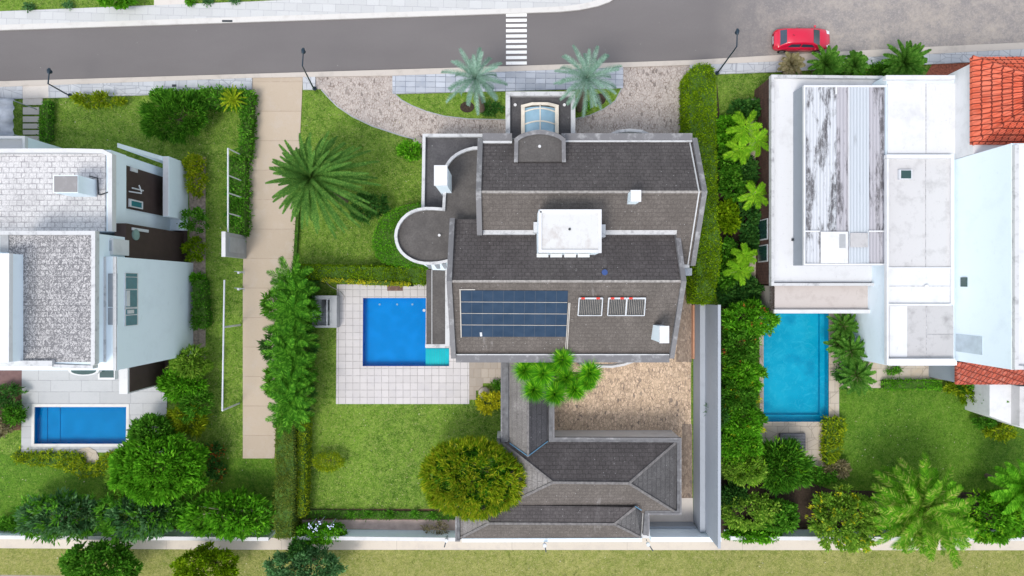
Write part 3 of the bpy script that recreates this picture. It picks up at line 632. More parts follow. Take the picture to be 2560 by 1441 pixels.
# ================================================================== POOLS
def pool(key, label, depth, mat, ztop, coping, cw=.32, extra=None):
    w = m2(POOLS[key]); cx = sum(p[0] for p in w)/len(w); cy = sum(p[1] for p in w)/len(w)
    root = empty('swimming_pool', (cx, cy, 0), label, 'swimming pool')
    n_ = len(w); ar = sum(w[i][0]*w[(i+1) % n_][1]-w[(i+1) % n_][0]*w[i][1] for i in range(n_))
    if ar < 0: w = w[::-1]
    v = [(a, b, -depth) for a, b in w]+[(a, b, ztop+.004) for a, b in w]
    tr = tessellate_polygon([[Vector((a, b, 0)) for a, b in w]]); mb = MB()
    fs = []
    for t in tr:
        a, b, c_ = [Vector((*w[i], 0)) for i in t]; fs.append(tuple(t) if (b-a).cross(c_-a).z > 0 else tuple(reversed(t)))
    mb.add(v, fs+[((i+1) % n_, i, i+n_, (i+1) % n_+n_) for i in range(n_)]); mb.build('basin', mat, root)
    MB().prism(w, None, ztop-.14).build('water', M['water'], root)
    if coping:
        ins = []
        cc = Vector((cx, cy))
        for i in range(n_):
            a = Vector(w[i-1]); b = Vector(w[i]); c_ = Vector(w[(i+1) % n_]); d1 = (b-a).normalized(); d2 = (c_-b).normalized()
            n1 = Vector((d1.y, -d1.x)); n2 = Vector((d2.y, -d2.x)); ins.append(tuple(b+(n1+n2)*cw/(1+n1.dot(n2))))
        MB().prism(ins, ztop-.02, ztop+.03, [w]).build('coping', coping, root)
    return root
pm = pool('mid', 'bright blue pool with a small teal spa corner beside the dark-roofed house', .6, M['pool'], .06, None)
mb = MB(); mb.pbox(1064, 871, 1122.5, 914.5, -.25, -.59); mb.build('spa_floor', M['pool_teal'], pm)
for i in range(7):
    xx = 1070+i*6.2
mb = MB()
for i in range(8): mb.pbox(1067+i*6.2, 873, 1068+i*6.2, 913, -.24, -.25)
mb.build('spa_bench', plain('teal_lines', (.01, .36, .38), .5), pm)
for px_ in (949, 993, 1031):
    b = P(px_, 761, -.58); MB().disc(b, .08, -.59, -.56, 12).build('pool_light', M['glass_blue'], pm)
MB().disc(P(1060, 776, .0), .11, -.07, .0, 12).build('skimmer', M['white'], pm)
pl = pool('left', 'rectangular mid blue pool on the grey patio at lower left', .55, M['pool_left'], .05, M['kerb_white'], .22)
mb = MB(); mb.pbox(118, 1018, 150, 1108, -.50, -.55); mb.pbox(89, 1018, 118, 1108, -.45, -.55); mb.build('pool_steps', M['pool_left'], pl)
pr = pool('right', 'large turquoise pool under the shrubs beside the white flat-roofed house', .95, M['pool_turq'], .05, M['stone'], .10)
mb = MB(); mb.pbox(2050, 784, 2070.5, 1053.5, -.62, -.95); mb.pbox(1909, 1037, 2050, 1053.5, -.66, -.95); mb.build('pool_bench', M['pool_turq'], pr)

# basement stair well
root = empty('stairwell', tuple(P(811, 780)), 'grey concrete stair well with steps going down left of the middle pool', 'stairs')
mb = MB(); o_ = m2([(778, 738), (842, 738), (842, 821), (778, 821)], 1.0); x0, y1 = o_[0]; x1, y0 = o_[2]
hx0, hy1 = X(790), Y(748); hx1, hy0 = X(833), Y(812)
mb.box(x0+.05, hy0, hx0, hy1, 0, .95); mb.box(hx1, hy0, x1-.02, hy1, 0, .95); mb.box(x0+.05, hy1, x1-.02, y1-.03, 0, .96); mb.box(x0+.05, y0+.05, x1-.02, hy0, 0, .96)
mb.box(hx0-.1, hy0-.1, hx0, hy1+.1, -2.6, 0); mb.box(hx1, hy0-.1, hx1+.1, hy1+.1, -2.6, 0); mb.box(hx0, hy1, hx1, hy1+.1, -2.6, 0); mb.box(hx0, hy0-.1, hx1, hy0, -2.6, 0)
mb.build('walls', M['concrete'], root); ns = 9; mb = MB()
for i in range(ns):
    ya = lerp(hy0, hy1, i/ns); yb = lerp(hy0, hy1, (i+1)/ns); zt = -.12-.18*i; mb.box(hx0+.35, ya, hx1-.02, yb-.0, -2.6, zt)
mb.box(hx0, hy0, hx0+.35, hy1, -2.6, -.3)
mb.build('steps', plain('stair_concrete', (.55, .57, .6), .8, var=.3), root)
mb = MB()
for a, b in (((hx1-.05, hy0), (hx1-.05, hy1)),): mb.tube([(a[0], a[1], 1.5), (b[0], b[1], 1.5)], .03, 6)
for yy in (hy0, (hy0+hy1)/2, hy1): mb.tube([(hx1-.05, yy, .9), (hx1-.05, yy, 1.5)], .025, 6)
mb.build('handrail', M['metal_w'], root)

# ================================================================== MAIN HOUSE
H = empty('house', (X(1400), Y(650), 0), 'large central house with dark grey shingle gable roofs and a solar array', 'house')
def PX(px, z): return X(px, z)
ex = 12.37; wx = -2.15                       # north wing
NY0, NR, NV = 10.06, 6.19, 3.86; ZE, ZR, ZV = 6.5, 8.76, 7.42
slopeS = (ZR-ZV)/(NR-NV); xs = 11.02; YS = 1.62; ZS = ZR-slopeS*(NR-YS)
mbw = MB()
mbw.down([(wx, NR, ZR-.13), (ex, NR, ZR-.13), (ex, NY0, ZE-.13), (wx, NY0, ZE-.13)], 0)
mbw.down([(wx, NV, ZV-.13), (xs, NV, ZV-.13), (xs, YS, ZS-.13), (ex, YS, ZS-.13), (ex, NR-.0, ZR-.13), (wx, NR, ZR-.13)], 0)
sx0, sx1 = -4.08, 11.15; SE_, SR, SN = -4.62, .44, 3.78; ZSE, ZSR, ZSN = 5.2, 8.33, 6.55
mbw.down([(sx0, SE_, ZSE-.13), (sx1, SE_, ZSE-.13), (sx1, SR, ZSR-.13), (sx0, SR, ZSR-.13)], 0)
mbw.down([(sx0, SR, ZSR-.13), (sx1, SR, ZSR-.13), (sx1, SN, ZSN-.13), (sx0, SN, ZSN-.13)], 0)
mbw.build('wall', M['white'], H)
MB().slab([(wx, NR, ZR), (ex, NR, ZR), (ex, NY0, ZE), (wx, NY0, ZE)], .12).build('roof', M['roof_shade'], H, 0)
MB().slab([(wx, NV, ZV), (xs, NV, ZV), (xs, YS, ZS), (ex, YS, ZS), (ex, NR, ZR), (wx, NR, ZR)], .12).build('roof', M['roof_sun'], H)
MB().slab([(sx0, SR, ZSR), (sx1, SR, ZSR), (sx1, SN, ZSN), (sx0, SN, ZSN)], .12).build('roof', M['roof_shade'], H)
MB().slab([(sx0, SE_, ZSE), (sx1, SE_, ZSE), (sx1, SR, ZSR), (sx0, SR, ZSR)], .12).build('roof', M['roof_sun'], H)
MB().slab([(sx0, SN, ZSN), (wx-.15, SN, ZSN), (wx-.15, 4.72, 6.06), (sx0, 4.72, 6.06)], .12).build('roof', M['roof_shade'], H)
MB().down([(sx0, SN, ZSN-.13), (wx-.15, SN, ZSN-.13), (wx-.15, 4.72, 5.93), (sx0, 4.72, 5.93)], 0).build('wall', M['white'], H)
# ridges
mb = MB(); mb.beam((wx+.1, NR, ZR+.035), (ex-.1, NR, ZR+.035), .16, .09); mb.beam((sx0+.1, SR, ZSR+.035), (sx1-.1, SR, ZSR+.035), .16, .09)
mb.build('ridge', plain('pale_ridge_cap', (.30, .28, .26), .9, var=.35, sc=5), H)
# parapets along the gables
mb = MB()
mb.path([(wx, NY0+.1, ZE+.2), (wx, NR, ZR+.2), (wx, NV-.35, ZV+.15)], .34, .6)
mb.build('parapet', M['parapet'], H); mb = MB()
mb.path([(ex, NY0+.1, ZE+.2), (ex, NR, ZR+.2), (ex, YS-.1, ZS+.15)], .32, .6)
mb.build('parapet', M['parapet'], H); mb = MB()
mb.path([(sx0, 4.78, 6.3), (sx0, SN+.1, ZSN+.25), (sx0, SR, ZSR+.2), (sx0, SE_-.3, ZSE+.2)], .34, .6)
mb.build('parapet', M['parapet'], H); mb = MB()
mb.path([(sx1, SN+.15, ZSN+.3), (sx1, SR, ZSR+.2), (sx1, SE_-.3, ZSE+.2)], .32, .6)
mb.build('parapet', M['parapet'], H); mb = MB()
mb.beam((wx+.17, NY0+.16, ZE+.22), (-.0, NY0+.16, ZE+.22), .5, .5); mb.build('parapet', M['parapet'], H); mb = MB(); mb.beam((3.35, NY0+.16, ZE+.22), (ex-.17, NY0+.16, ZE+.22), .5, .5)
mb.build('parapet', M['parapet'], H); mb = MB(); mb.beam((sx0+.17, SE_-.28, ZSE+.2), (sx1-.17, SE_-.28, ZSE+.2), .58, .5)
mb.build('parapet', M['parapet'], H)
mb = MB(); mb.beam((wx+.18, NY0-.2, ZE+.3), (-.0, NY0-.2, ZE+.3), .16, .4); mb.beam((3.35, NY0-.14, ZE+.28), (ex-.2, NY0-.14, ZE+.28), .10, .4)
mb.beam((sx0+.2, SE_-.02, ZSE+.24), (sx1-.2, SE_-.02, ZSE+.24), .07, .3)
mb.path([(ex-.33, NY0, ZE+.1), (ex-.33, NR, ZR+.1), (ex-.33, YS, ZS+.1)], .07, .2)
mb.build('flashing', M['parapet_white'], H)
mb = MB(); mb.beam((wx+.2, NV-.12, ZV-.25), (1.55, NV-.12, ZV-.25), .3, .7); mb.build('valley_wall', M['parapet_white'], H); mb = MB(); mb.beam((5.9, NV-.12, ZV-.3), (xs+.05, NV-.12, ZV-.3), .3, .7)
mb.build('valley_wall', M['parapet_white'], H); mb = MB(); mb.pbox(1334, 555, 1348, 581, 8.0, 6.6); mb.build('valley_wall', M['parapet_white'], H); mb = MB(); mb.pbox(1503, 561, 1514, 592, 7.9, 6.6); mb.build('valley_wall', M['parapet_white'], H); mb = MB(); mb.beam((xs-.15, YS-.12, ZS-.02), (ex-.2, YS-.12, ZS-.02), .22, .5)
mb.build('valley_wall', M['parapet_white'], H)
mb = MB(); mb.box(11.0, YS-.75, ex+.12, YS-.24, 0, ZS-.55); mb.build('ledge', M['pale_wall'], H)
# entrance block with skylight
ze = 4.0
mb = MB(); mb.pprism([(1264, 229), (1437, 229), (1437, 345), (1264, 345)], ze-.02, 0); mb.build('porch_wall', M['white'], H)
mb = MB(); mb.pprism([(1272, 238), (1430, 238), (1430, 345), (1272, 345)], ze+.02, ze-.02); mb.build('porch_roof', M['felt'], H)
mb = MB(); mb.path([P(1270, 345, ze+.4), P(1270, 234, ze+.4), P(1433, 234, ze+.4), P(1433, 345, ze+.4)], .3, .5); mb.build('porch_parapet', M['parapet_white'], H)
for px_ in (1288, 1411): tag(MB().tube([P(px_, 262, ze), P(px_, 262, ze+.25)], .11, 12).build('vent_pipe', M['white'], H))
sk = MB(); xa, xb = X(1312, ze+.5), X(1388, ze+.5); ya, yb = Y(332, ze+.5), Y(268, ze+.5)
def arc(x, r=.42): t = (x-xa)/(xb-xa)*2-1; return ze+.25+r*(1-t*t)
mbf = MB(); fr = None
xsn = [lerp(xa, xb, i/10) for i in range(11)]
sk.add([(x, ya, arc(x)) for x in xsn]+[(x, yb, arc(x)) for x in xsn], [(i, i+1, i+12, i+11) for i in range(10)], True)
fr = MB()
for yy in (ya, lerp(ya, yb, .37), lerp(ya, yb, .86)): fr.path([(x, yy+.12*math.sin(math.pi*(x-xa)/(xb-xa)), arc(x)+.04) for x in xsn], .09, .06)
fr.beam((lerp(xa, xb, .5), ya, arc(lerp(xa, xb, .5))+.05), (lerp(xa, xb, .5), yb+.1, arc(lerp(xa, xb, .5))+.05), .07, .06)
fr.box(xa-.26, ya-.1, xa, yb+.05, ze, ze+.38); fr.box(xb, ya-.1, xb+.26, yb+.05, ze, ze+.38); fr.path([(xa-.26, yb+.1, ze+.36), (lerp(xa, xb, .25), yb+.24, ze+.55), (lerp(xa, xb, .75), yb+.24, ze+.55), (xb+.26, yb+.1, ze+.36)], .2, .4)
sko = fr.build('skylight', M['cream'], H); sk.build('skylight_glass', M['glass_blue'], sko)
# barrel dormer above it
zd = 7.62; dp = [(1286, 345), (1297, 337), (1312, 331), (1330, 327), (1350, 326), (1370, 327), (1388, 331), (1403, 337), (1414, 345)]
mb = MB(); mb.pprism([(1286, 404), (1414, 404)]+dp[::-1], zd, 4.2); mb.build('dormer', M['felt_brown'], H)
mb = MB(); mb.path([P(1290, 405, zd+.12)]+[P(a+(5 if a < 1350 else -5), b+4, zd+.12) for a, b in dp]+[P(1410, 405, zd+.12)], .26, .5); mb.build('dormer_parapet', M['parapet'], H)
MB().disc(P(1349, 366, zd), .1, zd, zd+.06, 10).build('vent_cap', M['white'], H)
# north-west lower roof, upper terrace roof and round tower
zl = 3.4; mb = MB(); mb.pprism([(1059, 337), (1210, 337), (1210, 560), (1059, 560)], zl, 0); mb.build('side_wall', M['white'], H)
MB().pprism([(1061, 339), (1205, 339), (1205, 560), (1061, 560)], zl+.02, zl-.0).build('side_roof', M['felt'], H)
mb = MB(); mb.path([P(1206, 338, zl+.35), P(1060, 338, zl+.35), P(1057, 530, zl+.35)], .22, .4); mb.build('side_parapet', M['parapet_white'], H)
zt = 4.9; curve = [(1200, 369), (1183, 370), (1167, 374), (1152, 380), (1140, 387), (1129, 396), (1121, 406), (1114, 418), (1112, 470), (1109, 523), (1083, 521), (1062, 521), (1045, 524), (1030, 529), (1018, 536), (1006, 547), (997, 560), (991, 575), (989, 590), (991, 605), (996, 619), (1004, 631), (1015, 641), (1028, 649), (1043, 655), (1060, 658), (1080, 658), (1100, 656), (1123, 651)]
mb = MB(); mb.pprism([(1205, 369)]+curve[1:]+[(1140, 651), (1140, 560), (1205, 560)], zt, 0); mb.build('tower', M['felt_brown'], H)
mb = MB(); mb.path([P(a, b, zt+.28) for a, b in curve], .2, .34); mb.build('tower_parapet', M['parapet_white'], H)
mb = MB(); mb.path([P(a, b, zt-.0) for a, b in curve[9:]], .16, zt-.02); mb.build('tower_wall', M['white'], H)
MB().tube([P(1098, 588, zt), P(1098, 588, zt+.18)], .1, 12).build('vent_pipe', M['white'], H)
mb = MB(); mb.add([P(1048, 656, zt-.2), P(1122, 652, zt-.2), P(1118, 677, 3.0), P(1085, 676, 3.0)], [(0, 3, 2, 1)]); mb.add([P(1048, 656, zt-.5), P(1085, 676, 2.7), P(1118, 677, 2.7), P(1122, 652, zt-.5)], [(0, 3, 2, 1)]); wb = mb.build('window_band', M['blue_white'], H)
for a, b in ((1064, 1078), (1084, 1099), (1103, 1116)):
    mb = MB(); mb.add([P(a, 660, zt-.35), P(b-2, 659, zt-.35), P(b+2, 672, 3.42), P(a+8, 672, 3.42)], [(0, 3, 2, 1)]); mb.build('louvre', M['metal_g'], wb)
mb = MB(); mb.pbox(1066, 674, 1113, 860, 3.1, 0); mb.build('wing', M['felt_brown'], H); mb = MB(); mb.pbox(1079, 674, 1080.5, 860, 3.14, 3.1); mb.pbox(1113, 672, 1124, 866, 3.3, 0); mb.pbox(1063, 860.5, 1113, 869, 3.0, 0); mb.build('wing_parapet', M['parapet_white'], H)
# chimneys
def chimney(x0, y0, x1, y1, zt_, zb, nm='chimney', mat='white_clean'):
    mb = MB(); mb.pbox(x0+1.5, y0+1.5, x1-1.5, y1-1.5, zt_-.12, zb); o = mb.build(nm, M['blue_white'], H); mb = MB(); mb.pbox(x0, y0, x1, y1, zt_, zt_-.118); mb.build('chimney_cap', M[mat], o)
chimney(1085, 413, 1118, 464, 8.6, 3.4); chimney(1577, 475, 1603, 504, 10.0, 7.0); chimney(1649, 815, 1673, 858, 8.7, 5.4)
# white roof tower with tank, louvred boxes below it
tz = 10.6; mb = MB(); mb.pbox(1347, 524, 1502, 631, tz-.25, 6.5); mb.build('tank_tower', M['blue_white'], H)
mb = MB(); mb.pbox(1352, 531, 1497, 625, tz-.1, tz-.24); mb.build('tank_tower_roof', paint_mat('cracked_white_roof', (.60, .60, .59), (.36, .30, .27), .6, sc=.9), H)
mb = MB(); mb.path([P(1350, 527.5, tz), P(1500, 527.5, tz), P(1500, 628, tz), P(1350, 628, tz), P(1350, 527.5, tz)], .2, .3); mb.build('tank_tower_parapet', M['white_clean'], H)
MB().tube([P(1424, 573, tz-.1), P(1424, 573, tz-.02)], .08, 10).build('drain_hole', M['dark'], H)
for x in (1342, 1376, 1411, 1445):
    mb = MB(); a, b = P(x, 634, 9.7), P(x+29, 634, 9.7); c_, d_ = P(x+29, 643, 9.4), P(x, 643, 9.4); mb.slab([d_, c_, b, a], .25); mb.build('vent_hood', M['white_clean'], H)
MB().disc(P(1511, 681, 7.95), .2, 7.4, 8.12, 10).build('vent_ball', plain('blue_plastic', (.03, .07, .22), .5), H)
# solar pool-heating mat, tube collectors
def on_s(px, py, dz=.05):                    # point on the southern slope under a picture position
    z = 6.5
    for _ in range(12): z = ZSR-(ZSR-ZSE)/(SR-SE_)*(SR-Y(py, z))+dz
    return P(px, py, z)
sp = MB().slab([on_s(1153, 842), on_s(1415, 842), on_s(1420, 727), on_s(1153, 726)], .04).build('solar_mat', M['solar'], H, 0)
mb = MB()
for k in range(5):
    y = lerp(727, 842, k/4)
    if k < 4 and k > 0: mb.beam(on_s(1150, y-1, .1), on_s(1418, y+.5, .1), .035, .05)
    elif k == 0: mb.beam(on_s(1148, 724, .1), on_s(1188, 724, .1), .07, .06)
mb.beam(on_s(1150, 724, .1), on_s(1153, 844, .1), .07, .06); mb.beam(on_s(1425, 757, .1), on_s(1418, 873, .1), .06, .06); mb.beam(on_s(1422, 757, .1), on_s(1414, 873, .1), .05, .06)
mb.build('pipe', M['pipe'], sp)
mb = MB()
for k in range(1, 10): mb.beam(on_s(1153+26.5*k, 727, .07), on_s(1153+26.2*k, 842, .07), .03, .03)
mb.build('seams', plain('pale_seam', (.05, .07, .10), .6), sp)
mb = MB(); mb.beam(on_s(1202, 831, .1), on_s(1203, 841, .1), .15, .06); mb.build('connector', M['metal_w'], sp)
for x0, x1 in ((1446, 1505), (1520, 1565), (1565.8, 1612)):
    r_ = MB(); q = 2
    r_.beam(on_s(x0+q, 745, .22), on_s(x0-1, 789, .22), .055, .12); r_.beam(on_s(x1+q, 745, .22), on_s(x1-1, 789, .22), .055, .12); r_.beam(on_s(x0, 789, .22), on_s(x1-1, 789, .22), .055, .12); r_.beam(on_s(x0+q, 746, .24), on_s(x1+q, 746, .24), .11, .14)
    so = r_.build('tube_collector', M['metal_w'], H); t_ = MB(); kk = int((x1-x0)/4.3)
    for i in range(1, kk): t_.beam(on_s(x0+q+(x1-x0)*i/kk, 748, .2), on_s(x0-1+(x1-x0)*i/kk, 787, .2), .055, .06)
    t_.build('tubes', M['dark'], so); MB().beam(on_s(x0+7, 746, .26), on_s(x0+16, 746, .26), .12, .02).build('tape', M['red'], so)
    if x0 < 1540: MB().beam(on_s(x1-14, 746, .26), on_s(x1-5, 746, .26), .12, .02).build('tape', M['red'], so)
    t_ = MB(); t_.slab([on_s(x0, 788, .06), on_s(x1-1, 788, .06), on_s(x1, 748, .06), on_s(x0+1, 748, .06)], .02); t_.build('reflector', plain('pale_reflector', (.36, .34, .32), .6), so)
# balcony curve and front bay
mb = MB(); mb.path([P(1448, 909, 2.6), P(1490, 916, 2.6), P(1530, 917, 2.6), P(1560, 912, 2.6), P(1585, 903, 2.6)], .16, 1.1); mb.build('balcony', M['white'], H)
mb = MB(); mb.path([P(1528, 336, 5.2), P(1545, 328, 5.2), P(1575, 325, 5.2), P(1605, 328, 5.2), P(1622, 336, 5.2)], .2, 1.2); mb.build('bay', M['parapet_white'], H)

# ---- garage and link wing
M['gutter'] = plain('dark_gutter', (.14, .14, .145), .8, var=.35, sc=3)
G = empty('garage', (X(1480), Y(1200), 0), 'low garage wing with grey hipped shingle roofs below the cobbled court', 'garage')
ge, gr = 3.0, 4.7
def Q(px, py, z): return P(px, py, z)
mb = MB(); mb.pprism([(1253, 905), (1385, 905), (1385, 1096), (1702, 1096), (1702, 1285), (1624, 1285), (1624, 1345), (1140, 1350), (1140, 1290), (1200, 1290), (1242, 1250), (1242, 1098), (1253, 1098)], 2.75, 0); mb.build('wall', M['white'], G)
a, b, c_, d_ = Q(1253, 1104, ge), Q(1692, 1104, ge), Q(1690, 1281, ge), Q(1206, 1290, ge)
r1, r2 = Q(1382, 1206, gr), Q(1572, 1208, gr)
v1 = Q(1320, 1142, 3.75)
MB().slab([a, r1, r2, b][::-1] if False else [r1, r2, b, a], .14).build('roof', M['roof_shade'], G)
MB().slab([d_, c_, r2, r1], .14).build('roof', M['roof_sun'], G)
MB().slab([a, d_, r1], .14).build('roof', M['roof_side_sun'], G)
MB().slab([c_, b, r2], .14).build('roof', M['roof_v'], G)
# lower hip
l0 = 2.95; e0, e1, e2, e3 = Q(1150, 1345, l0), Q(1602, 1343, l0), Q(1602, 1262, l0+.12), Q(1150, 1262, l0+.12)
s1, s2 = Q(1222, 1308, 3.85), Q(1536, 1310, 3.85)
mb = MB(); mb.slab([e0, e1, s2, s1], .12); mb.build('rear_roof', M['roof_sun'], G)
MB().slab([s1, s2, Q(1588, 1268, 3.75), Q(1190, 1262, 3.6)], .12).build('rear_roof', M['roof_shade'], G)
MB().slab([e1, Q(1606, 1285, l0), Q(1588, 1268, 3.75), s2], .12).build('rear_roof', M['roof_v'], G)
MB().slab([e3, e0, s1, Q(1190, 1262, 3.6)], .12).build('rear_roof', M['roof_side_sun'], G)
# link gable
M['flash'] = plain('blue_flashing', (.10, .22, .33), .5)
li, lr = 3.0, 3.95
MB().slab([Q(1274, 905, li), Q(1274, 1110, li), Q(1320, 1142, lr), Q(1320, 905, lr)], .12).build('link_roof', M['roof_side_sun'], G)
MB().slab([Q(1320, 905, lr), Q(1320, 1142, lr), Q(1370, 1104, li), Q(1370, 905, li)], .12).build('link_roof', plain('shaded_link_shingle', (.075, .072, .078), .9, var=.25, sc=3) if False else shingle_mat('shaded_link_shingles', (.068, .066, .071), (.095, .092, .098), row=.36, w=4.6, vert=True), G)  # east link slope: its shade is painted in as a darker shingle colour
mb = MB()
for p, q in ((a, r1), (d_, r1), (r1, r2), (r2, b), (r2, c_), (s1, s2), (e0, s1), (e1, s2), (s2, Q(1588, 1268, 3.75)), (s1, Q(1190, 1262, 3.6)), (Q(1320, 905, lr), Q(1320, 1142, lr))):
    u = Vector((0, 0, .07)); mb.beam(Vector(p)+u, Vector(q)+u, .17, .14)
mb.build('ridge', plain('grey_ridge_tiles', (.17, .16, .155), .9, var=.35, sc=5), G)
mb = MB()
for p, q in ((Q(1274, 1108, li+.1), Q(1319, 1140, lr+.1)), (Q(1321, 1140, lr+.1), Q(1370, 1103, li+.1)), (Q(1588, 1266, 3.85), Q(1604, 1276, 3.5))): MB().beam(p, q, .07, .06).build('valley_flashing', M['flash'], G)
mb = MB(); zz = 3.15
mb.path([Q(1263, 905, zz), Q(1263, 1098, zz), Q(1250, 1100, zz)], .42, .4); mb.build('gutter', M['gutter'], G); mb = MB(); mb.path([Q(1377, 905, zz), Q(1377, 1100, zz), Q(1698, 1101, zz), Q(1698, 1282, zz), Q(1617, 1282, zz), Q(1613, 1338, zz)], .3, .4)
mb.build('gutter', M['gutter'], G); mb = MB(); mb.path([Q(1145, 1290, zz), Q(1145, 1350, zz)], .25, .4); mb.build('gutter', M['gutter'], G); mb = MB(); mb.path([Q(1247, 1098, zz), Q(1247, 1125, zz)], .3, .4)
mb.build('gutter', M['gutter'], G)
mb = MB(); mb.path([Q(1384, 905, zz+.03), Q(1384, 1096, zz+.03), Q(1702, 1097, zz+.03), Q(1702, 1285, zz+.03), Q(1622, 1285, zz+.03), Q(1620, 1340, zz+.03)], .13, .3); mb.build('parapet', M['parapet'], G); mb = MB(); mb.path([Q(1254, 905, zz+.03), Q(1254, 1096, zz+.03)], .12, .3)
mb.build('parapet', M['parapet'], G); mb = MB(); mb.path([Q(1140, 1290, zz+.03), Q(1140, 1352, zz+.03), Q(1150, 1352, zz+.03)], .12, .3); mb.build('parapet', M['parapet'], G)
mb = MB(); mb.beam(Q(1155, 1351, 2.9), Q(1605, 1350, 2.9), .26, 2.9); mb.build('rear_wall', M['blue_white'], G)
# ================================================================== BOUNDARY WALLS
T = empty('boundary_wall', (14.3, -10, 0), 'tall pale grey-blue stepped wall between the cobbled court and the right garden', 'wall')
mb = MB(); mb.box(14.16, -18.3, 14.5, -1.25, 0, 1.9); mb.box(14.5, -18.3, 14.62, -1.22, 0, 5.0); mb.build('wall', M['pale_wall'], T)
mb = MB(); mb.box(14.12, -18.3, 14.499, -1.2, 1.9, 1.96); mb.box(14.46, -18.3, 14.66, -1.18, 5.003, 5.06); mb.build('coping', paint_mat('grey_coping', (.36, .39, .43), (.26, .28, .31), .4), T)
mb = MB(); mb.box(14.02, -5.5, 14.14, -1.3, 0, .45); mb.build('channel', M['orange'], T)
T = empty('boundary_wall', (12.5, -18.6, 0), 'pale blue rear wall closing the corner right of the garage', 'wall')
mb = MB(); mb.box(10.3, -18.8, 15.5, -18.45, 0, 2.6); mb.build('wall', M['blue_white'], T); mb = MB(); mb.box(10.3, -18.44, 14.1, -18.25, 0, 1.0); mb.build('ledge', M['pale_wall'], T)
def rear(x0, x1, h, label, ya, yb):
    T = empty('boundary_wall', (X(x0), Y(1325), 0), label, 'wall')
    mb = MB(); mb.down([(X(x0), Y(ya)-.22, h), (X(x1), Y(yb)-.22, h), (X(x1), Y(yb), h), (X(x0), Y(ya), h)], 0); mb.build('wall', M['blue_white'], T)
    mb = MB(); mb.beam((X(x0), Y(ya)-.11, h+.05), (X(x1), Y(yb)-.11, h+.05), .28, .05); mb.build('coping', M['white'], T)
rear(-600, 690, 1.5, 'low pale blue rear wall behind the lower left trees', 1316, 1325)
rear(745, 1148, 1.5, 'low pale blue rear wall left of the garage', 1322, 1326)
rear(1810, 3200, 1.5, 'low pale blue rear wall behind the lower right palms', 1323, 1326)

# ================================================================== LEFT HOUSE
LH = empty('house', (-33, 2, 0), 'pale blue and white house at left with whitewashed stone roofs and brown terraces', 'house')
xa = -26.4; za = 8.0
y0, y1 = Y(578, za), Y(374, za)
MB().box(-60, y0-.0, xa, y1, 6.2, za-.1).build('wall', M['blue_white'], LH)
MB().box(-60, y0, xa-.12, y1, 0, 6.19).build('wall', M['blue_white'], LH)
MB().box(-60, y0, xa-.3, y1-.3, za-.1, za).build('roof', M['stone_white'], LH)
mb = MB(); mb.path([P(-900, 378, za+.3), P(180, 376, za+.3), P(255, 378, za+.3), P(275, 388, za+.3), P(275, 578, za+.3)], .26, .45); mb.build('parapet', M['white'], LH)
for ya_, yb_ in ((413, 520), (558, 640)):
    f_ = MB(); f_.box(xa-.12, Y(yb_, 6.2), xa-.04, Y(ya_, 6.2), .05, 6.19); fo = f_.build('cladding', M['brown'], LH) if ya_ < 500 else MB().box(xa+.001, 2.02, -25.62, 4.30, .05, 7.5).build('cladding', M['brown'], LH); xa = xa if ya_ < 500 else -25.62; dz = 0 if ya_ < 500 else 1.3
    w_ = MB()
    if ya_ < 500:
        w_.box(xa-.04, Y(425, 6), xa+.04, Y(415, 6), 4.9, 5.7); w_.build('window', M['metal_w'], fo)
        w_ = MB(); w_.box(xa-.04, Y(516, 6), xa+.06, Y(496, 6), 4.3, 5.9); w2 = w_.build('window', M['metal_w'], fo); w_ = MB(); w_.box(xa+.06, Y(513, 6), xa+.08, Y(500, 6), 4.5, 5.7); w_.build('pane', M['teal_glass'], w2)
        w_ = MB(); w_.tube([(xa+.3, Y(470, 6), 6.0), (xa+.35, Y(470, 6), 4.8)], .05, 6); w_.tube([(xa, Y(478, 6), 5.9), (xa+.35, Y(478, 6), 5.0)], .05, 6); w_.tube([(xa+.35, Y(465, 5), 5.3), (xa+.35, Y(480, 5), 5.0)], .05, 6); w_.build('bracket', M['metal_w'], fo)
    else:
        w_.box(xa-.04, Y(575, 7), xa+.08, Y(568, 7), 5.0, 6.9); w2 = w_.build('window', M['metal_w'], fo)
        w_ = MB(); w_.tube([(xa, Y(585, 7), 6.5), (xa+.1, Y(585, 7), 6.5)], .38, 14); w_.build('lamp_disc', plain('pale_green_disc', (.2, .3, .28), .5), fo)
xa = -26.4
# patio walls and deck
mb = MB(); y0t, y1t = Y(541, 2.8), Y(391, 2.8); mb.box(-25.75, y0t, -25.3, y1t, 0, 2.8); mb.down([(xa, y1t-.3, 7.2), (-25.75, y1t-.3, 2.8), (-25.75, y1t, 2.8), (xa, y1t, 7.2)], 0); mb.pbox(404, 546, 464, 576, .35, 0); mb.build('patio_wall', M['blue_white'], LH)
mb = MB(); mb.box(-25.72, y0t+.05, -25.33, y1t-.05, 2.8, 2.84); mb.build('patio_coping', M['white'], LH)
mb = MB(); mb.box(xa, Y(648), -25.35, Y(560), .02, .06); mb.build('deck', M['brown'], LH)
mb = MB(); mb.pbox(405, 578, 432, 596, .55, .06); sf = mb.build('planter', M['metal_w'], LH); mb = MB(); mb.pbox(411, 583, 420, 592, .57, .551); mb.build('opening', M['glass_dark'], sf)
mb = MB(); mb.pbox(383, 513, 391, 520, 5.0, 4.9)
